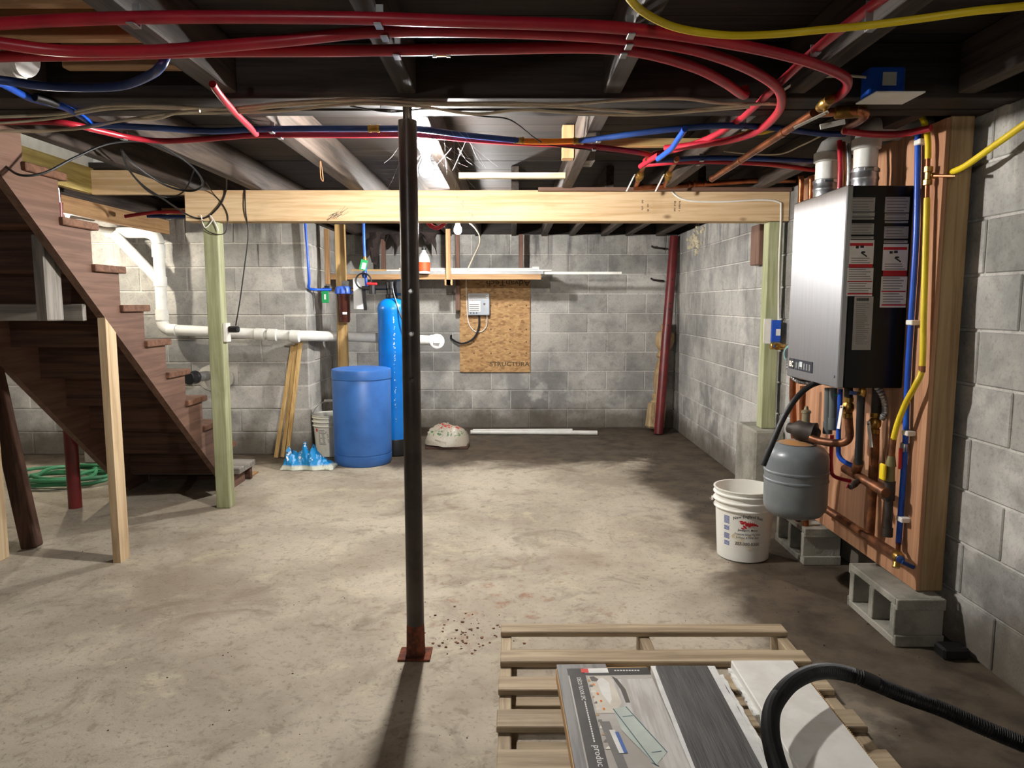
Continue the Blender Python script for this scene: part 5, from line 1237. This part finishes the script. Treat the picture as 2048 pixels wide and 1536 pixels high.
# ================================================================== PALLET AND FLOORING
pl = thing('pallet', 'weathered wooden pallet in the foreground', 'pallet', (.485, 1.95, 0))
PZ = .12
yb = [(2.554, 2.485), (2.352, 2.268), (2.176, 2.092), (1.989, 1.897), (1.798, 1.700), (1.60, 1.51), (1.42, 1.33)]
for k, (a, b) in enumerate(yb):
    MB().box(-.042 + random.uniform(-.004, .004), 1.012 + random.uniform(-.008, .004), b, a, PZ - .02, PZ, .003).build('deck_board', W('pallet', 'x'), pl)
for x_ in (-.04, .468, .972):
    MB().box(x_, x_ + .038, 1.33, 2.552, .022, PZ - .0205, .003).build('stringer', W('pallet', 'y'), pl)
for (a, b) in ((2.55, 2.45), (2.26, 2.17), (1.98, 1.88), (1.69, 1.60), (1.42, 1.33)):
    MB().box(-.04, 1.01, b, a, 0, .0215, .002).build('skid_board', W('pallet', 'x'), pl)
rz = Matrix.Rotation(R(1.6), 3, 'Z')
# carton of flooring
b1 = thing('flooring_carton', 'printed carton of vinyl floor planks on the left of the pallet', 'carton', (.29, 1.55, PZ))
P1 = (.29, 2.15, PZ)
def lb1(x0, x1, y0, y1, z0, z1, m, name, bev=0): return MB().box(x0, x1, y0, y1, z0, z1, bev, rot=rz, piv=P1).build(name, m, b1)
lb1(.140, .432, .95, 2.155, PZ + .001, PZ + .042, CARD, 'carton_body', .003)
lb1(.142, .300, .95, 2.158, PZ + .043, PZ + .051, mat('vinyl_plank_grey', s(132, 130, 128), s(104, 102, 100), ns=5, rough=.5, stretch=(10, .6, 1)), 'sample_plank', .001)
ZC = PZ + .052
lb1(.172, .430, .95, 2.128, PZ + .0515, ZC, mat('sleeve_picture', s(186, 182, 176), s(164, 158, 150), ns=3, rough=.4), 'printed_sleeve')
def fl(poly, m, name, dz=.0006):
    t = MB(); vs = [rz @ (Vector((x, y_, ZC + dz)) - Vector(P1)) + Vector(P1) for x, y_ in poly]
    t.add(vs, [tuple(range(len(vs)))]); return t.build(name, m, b1)
CH = mat('carton_charcoal', s(70, 69, 68), s(58, 57, 56), ns=8, rough=.4)
fl([(.176, .95), (.226, .95), (.226, 2.085), (.176, 2.085)], CH, 'printed_band')
fl([(.172, 2.085), (.430, 2.085), (.430, 2.128), (.172, 2.128)], CH, 'printed_band')
lb1(.225, .30, 2.098, 2.126, ZC + .0004, ZC + .0012, PAPER, 'shipping_label')
lb1(.215, .238, 2.100, 2.124, ZC + .0012, ZC + .0018, mat('red_sticker', s(214, 60, 44), rough=.6), 'red_sticker')
fl([(.232, 2.08), (.30, 2.08), (.315, 2.0), (.31, 1.93), (.285, 1.88), (.232, 1.88)], mat('pic_cream', s(214, 206, 192), rough=.4), 'sofa_picture')
fl([(.255, 2.06), (.275, 2.07), (.292, 2.04), (.285, 1.95), (.275, 1.92), (.26, 1.98)], mat('pic_white', s(230, 228, 222), rough=.4), 'sofa_picture', .0010)
fl([(.305, 2.08), (.32, 2.06), (.335, 2.00), (.335, 1.93), (.322, 1.93), (.320, 2.0), (.31, 2.05)], mat('pic_dark', s(96, 92, 88), rough=.4), 'rug_picture', .0010)
fl([(.28, 1.90), (.318, 1.91), (.385, 1.70), (.345, 1.65), (.285, 1.80)], mat('pic_glass', s(198, 208, 200), rough=.3), 'table_picture', .0012)
fl([(.232, 1.84), (.26, 1.84), (.275, 1.62), (.25, 1.62)], mat('pic_panel', s(118, 116, 112), rough=.4), 'picture_panel', .0010)
fl([(.252, 1.80), (.268, 1.80), (.278, 1.70), (.262, 1.70)], PAPER, 'barcode_panel', .0014)
fl([(.266, 1.79), (.276, 1.79), (.284, 1.70), (.274, 1.70)], mat('pic_blue', s(70, 104, 170), rough=.4), 'picture_panel', .0016)
for (x_, y_, z_) in ((.243, 2.03, 0), (.248, 1.98, 0), (.252, 1.94, 0), (.254, 1.90, 0)):
    fl([(x_ - .003, y_ - .005), (x_ + .003, y_ - .005), (x_ + .003, y_ + .005), (x_ - .003, y_ + .005)], ORANGE, 'picture_detail', .0014)
fl([(.300, 2.06), (.428, 2.06), (.428, .95), (.40, .95)], mat('pic_floor', s(204, 202, 198), s(176, 172, 166), ns=4, rough=.35, stretch=(14, 1.2, 1)), 'floor_picture', .0007)
fl([(.236, 2.075), (.25, 2.078), (.262, 2.06), (.256, 2.05), (.24, 2.05)], mat('pic_dark', s(96, 92, 88), rough=.4), 'chair_picture', .0013)
for (xa, ya, xb, yb_) in ((.318, 1.91, .385, 1.70), (.28, 1.90, .345, 1.65), (.30, 1.86, .33, 1.865), (.345, 1.70, .372, 1.705), (.336, 1.66, .352, 1.645)):
    d_ = Vector((xb - xa, yb_ - ya)).normalized() * .0013
    fl([(xa - d_.y, ya + d_.x), (xa + d_.y, ya - d_.x), (xb + d_.y, yb_ - d_.x), (xb - d_.y, yb_ + d_.x)], mat('pic_teal', s(70, 104, 110), rough=.4), 'table_outline', .0016)
for k_ in range(12):
    fl([(.228 + .002 * k_ % .012, 2.06 - k_ * .03), (.236 + .004 * (k_ % 3), 2.06 - k_ * .03), (.236 + .004 * (k_ % 3), 2.048 - k_ * .03), (.228, 2.048 - k_ * .03)], mat('pic_tone_%d' % (k_ % 3), (s(180, 150, 110), s(120, 116, 112), s(232, 226, 214))[k_ % 3], rough=.4), 'picture_detail', .0009)
def ctext(txt, size, x0, y0, width, m=PAPER):
    t = MB(); f_ = lambda u, v: rz @ (Vector((x0 + v, y0 - u, ZC + .0012)) - Vector(P1)) + Vector(P1)
    text(t, txt, size, f_, .0003, width=width); return t.build('printed_lettering', m, b1)
ctext('D\u00c9CO FLOOR SPC', .0175, .197, 2.072, .125)
ctext('produc', .026, .200, 1.735, .085)
t = MB()
for k in range(18):
    y0 = 1.94 - k * .0108
    t.add([rz @ (Vector(p) - Vector(P1)) + Vector(P1) for p in ((.203, y0, ZC + .0011), (.203, y0 - .008, ZC + .0011), (.207, y0 - .008, ZC + .0011), (.207, y0, ZC + .0011))], [(0, 1, 2, 3)])
t.build('small_print', PAPER, b1)
t = MB()
f_ = lambda u, v: rz @ (Vector((.320 + u, 2.108 - v * 0 + v - u * .02, ZC + .0012)) - Vector(P1)) + Vector(P1)
for k in range(9): t.add([f_(k * .009, 0), f_(k * .009 + .006, 0), f_(k * .009 + .006, .006), f_(k * .009, .006)], [(0, 1, 2, 3)])
t.build('small_print', PAPER, b1)
# foam wrapped plank pack
b2_ = thing('plank_pack', 'pack of dark grey floor planks in torn white foam wrap', 'plank pack', (.55, 1.55, PZ))
WRAP = mat('foam_wrap', s(226, 226, 222), s(206, 206, 202), ns=10, rough=.6, bump=.25, bs=18)
def wavy(x0, x1, y0, y1, z0, z1, seed, amp=.004):
    rnd = random.Random(seed); n = 26; vs = []; fs = []
    for k in range(n + 1):
        y_ = y0 + (y1 - y0) * k / n
        o0, o1 = rnd.uniform(-amp, amp), rnd.uniform(-amp, amp)
        vs += [Vector((x0 + o0, y_, z0)), Vector((x1 + o1, y_, z0)), Vector((x1 + o1 * .4, y_, z1 + rnd.uniform(-.002, .002))), Vector((x0 + o0 * .4, y_, z1 + rnd.uniform(-.002, .002)))]
    for k in range(n):
        a = k * 4
        for j in range(4): fs.append((a + j, a + (j + 1) % 4, a + 4 + (j + 1) % 4, a + 4 + j))
    fs.append((3, 2, 1, 0)); fs.append(tuple(n * 4 + j for j in range(4)))
    return MB().add(vs, fs)
wavy(.445, .650, .95, 2.165, PZ + .001, PZ + .040, 5).build('foam_wrap', WRAP, b2_)
MB().box(.458, .622, .95, 2.148, PZ + .041, PZ + .050, .001).build('dark_plank', mat('charcoal_plank', s(86, 85, 84), s(64, 63, 62), ns=7, rough=.55, stretch=(12, .7, 1), bump=.2, bs=20), b2_)
for k, y0 in enumerate((2.05, 1.86)):
    pass
t = wavy(.652, .675, 1.60, 2.15, PZ + .012, PZ + .018, 8, .006); t.build('wrap_flap', WRAP, b2_)
# white carton
b3 = thing('flooring_carton', 'plain white carton of floor planks under the black hose', 'carton', (.81, 1.55, PZ))
MB().box(.705, .905, .95, 2.165, PZ + .001, PZ + .060, .003, rot=Matrix.Rotation(R(.3), 3, 'Z')).build('carton_body', mat('carton_white', s(232, 230, 224), s(218, 214, 206), ns=7, rough=.55, bump=.1, bs=10), b3)
t = MB()
for k in range(90): t.box(.9055, .9085, 1.30 + k * .0088, 1.305 + k * .0088, PZ + .006, PZ + .056)
t.build('corrugated_edge', CARD, b3, kind='stuff')
t = wavy(.690, .704, 1.9, 2.16, PZ + .03, PZ + .035, 12, .004); t.build('paper_flap', WRAP, b3)
# corrugated vacuum hose
HP = [(1590, 1640, .235), (1568, 1570, .24), (1549, 1510, .25), (1541, 1465, .255), (1543, 1425, .26), (1556, 1396, .262), (1583, 1366, .265), (1620, 1347, .262), (1660, 1342, .255), (1700, 1349, .24), (1740, 1363, .225), (1800, 1388, .19), (1880, 1417, .15), (1955, 1450, .115), (2050, 1490, .08), (2160, 1535, .055), (2300, 1590, .03)]
vh = thing('vacuum_hose', 'black corrugated vacuum hose curving over the white carton', 'hose', (1.1, 2.0, .1))
P = spline(zpath(HP, .2), 10); out = []
for i in range(len(P) - 1):
    k = max(1, round((P[i + 1] - P[i]).length / .0035))
    for j in range(k): out.append(P[i].lerp(P[i + 1], j / k))
MB().tube(out, .021, 16, True, [.0215 + (.0016 if (i // 1) % 2 else -.0016) for i in range(len(out))]).build('hose_wall', RUBBER, vh, smooth=False)
ic = min(range(len(out)), key=lambda i: (out[i] - atz(1732, 1361, .228)).length)
MB().tube(out[ic - 4:ic + 8], .0238, 18).build('cuff', BLACK, vh, smooth=True)

# ================================================================== FLOOR LITTER
t = MB(); rnd = random.Random(21)
def chip(x_, y_, r, m=None):
    n = rnd.randint(4, 6); a0 = rnd.uniform(0, 6.28); P_ = [(x_ + math.cos(a0 + i / n * 6.283) * r * rnd.uniform(.5, 1.2), y_ + math.sin(a0 + i / n * 6.283) * r * rnd.uniform(.5, 1.2)) for i in range(n)]
    t.prism(P_, lambda u, v: Vector((u, v, .0005)), lambda u, v: Vector((u, v, .0015 + .25 * r)))
for k in range(70):
    p = atz(rnd.gauss(930, 45), rnd.gauss(1268, 18), 0); chip(p.x, p.y, rnd.uniform(.002, .008))
t.build('rust_flakes', mat('rust_flake', s(120, 78, 52), s(78, 56, 44), ns=40, rough=.9), None, 'rust flakes scattered on the floor right of the column foot', 'debris', kind='stuff')
t = MB()
for k in range(90):
    p = atz(rnd.uniform(150, 1500), rnd.uniform(980, 1500), 0)
    if -.1 < p.x < 1.1 and p.y < 2.65: continue
    chip(p.x, p.y, rnd.uniform(.001, .0035))
for k in range(120):
    p = Vector((rnd.uniform(1.1, 1.65), rnd.uniform(2.0, 6.8), 0)); chip(p.x, p.y, rnd.uniform(.001, .005))
t.build('floor_grit', mat('dark_grit', s(64, 56, 50), rough=.9), None, 'dark crumbs and grit scattered over the concrete floor', 'debris', kind='stuff')
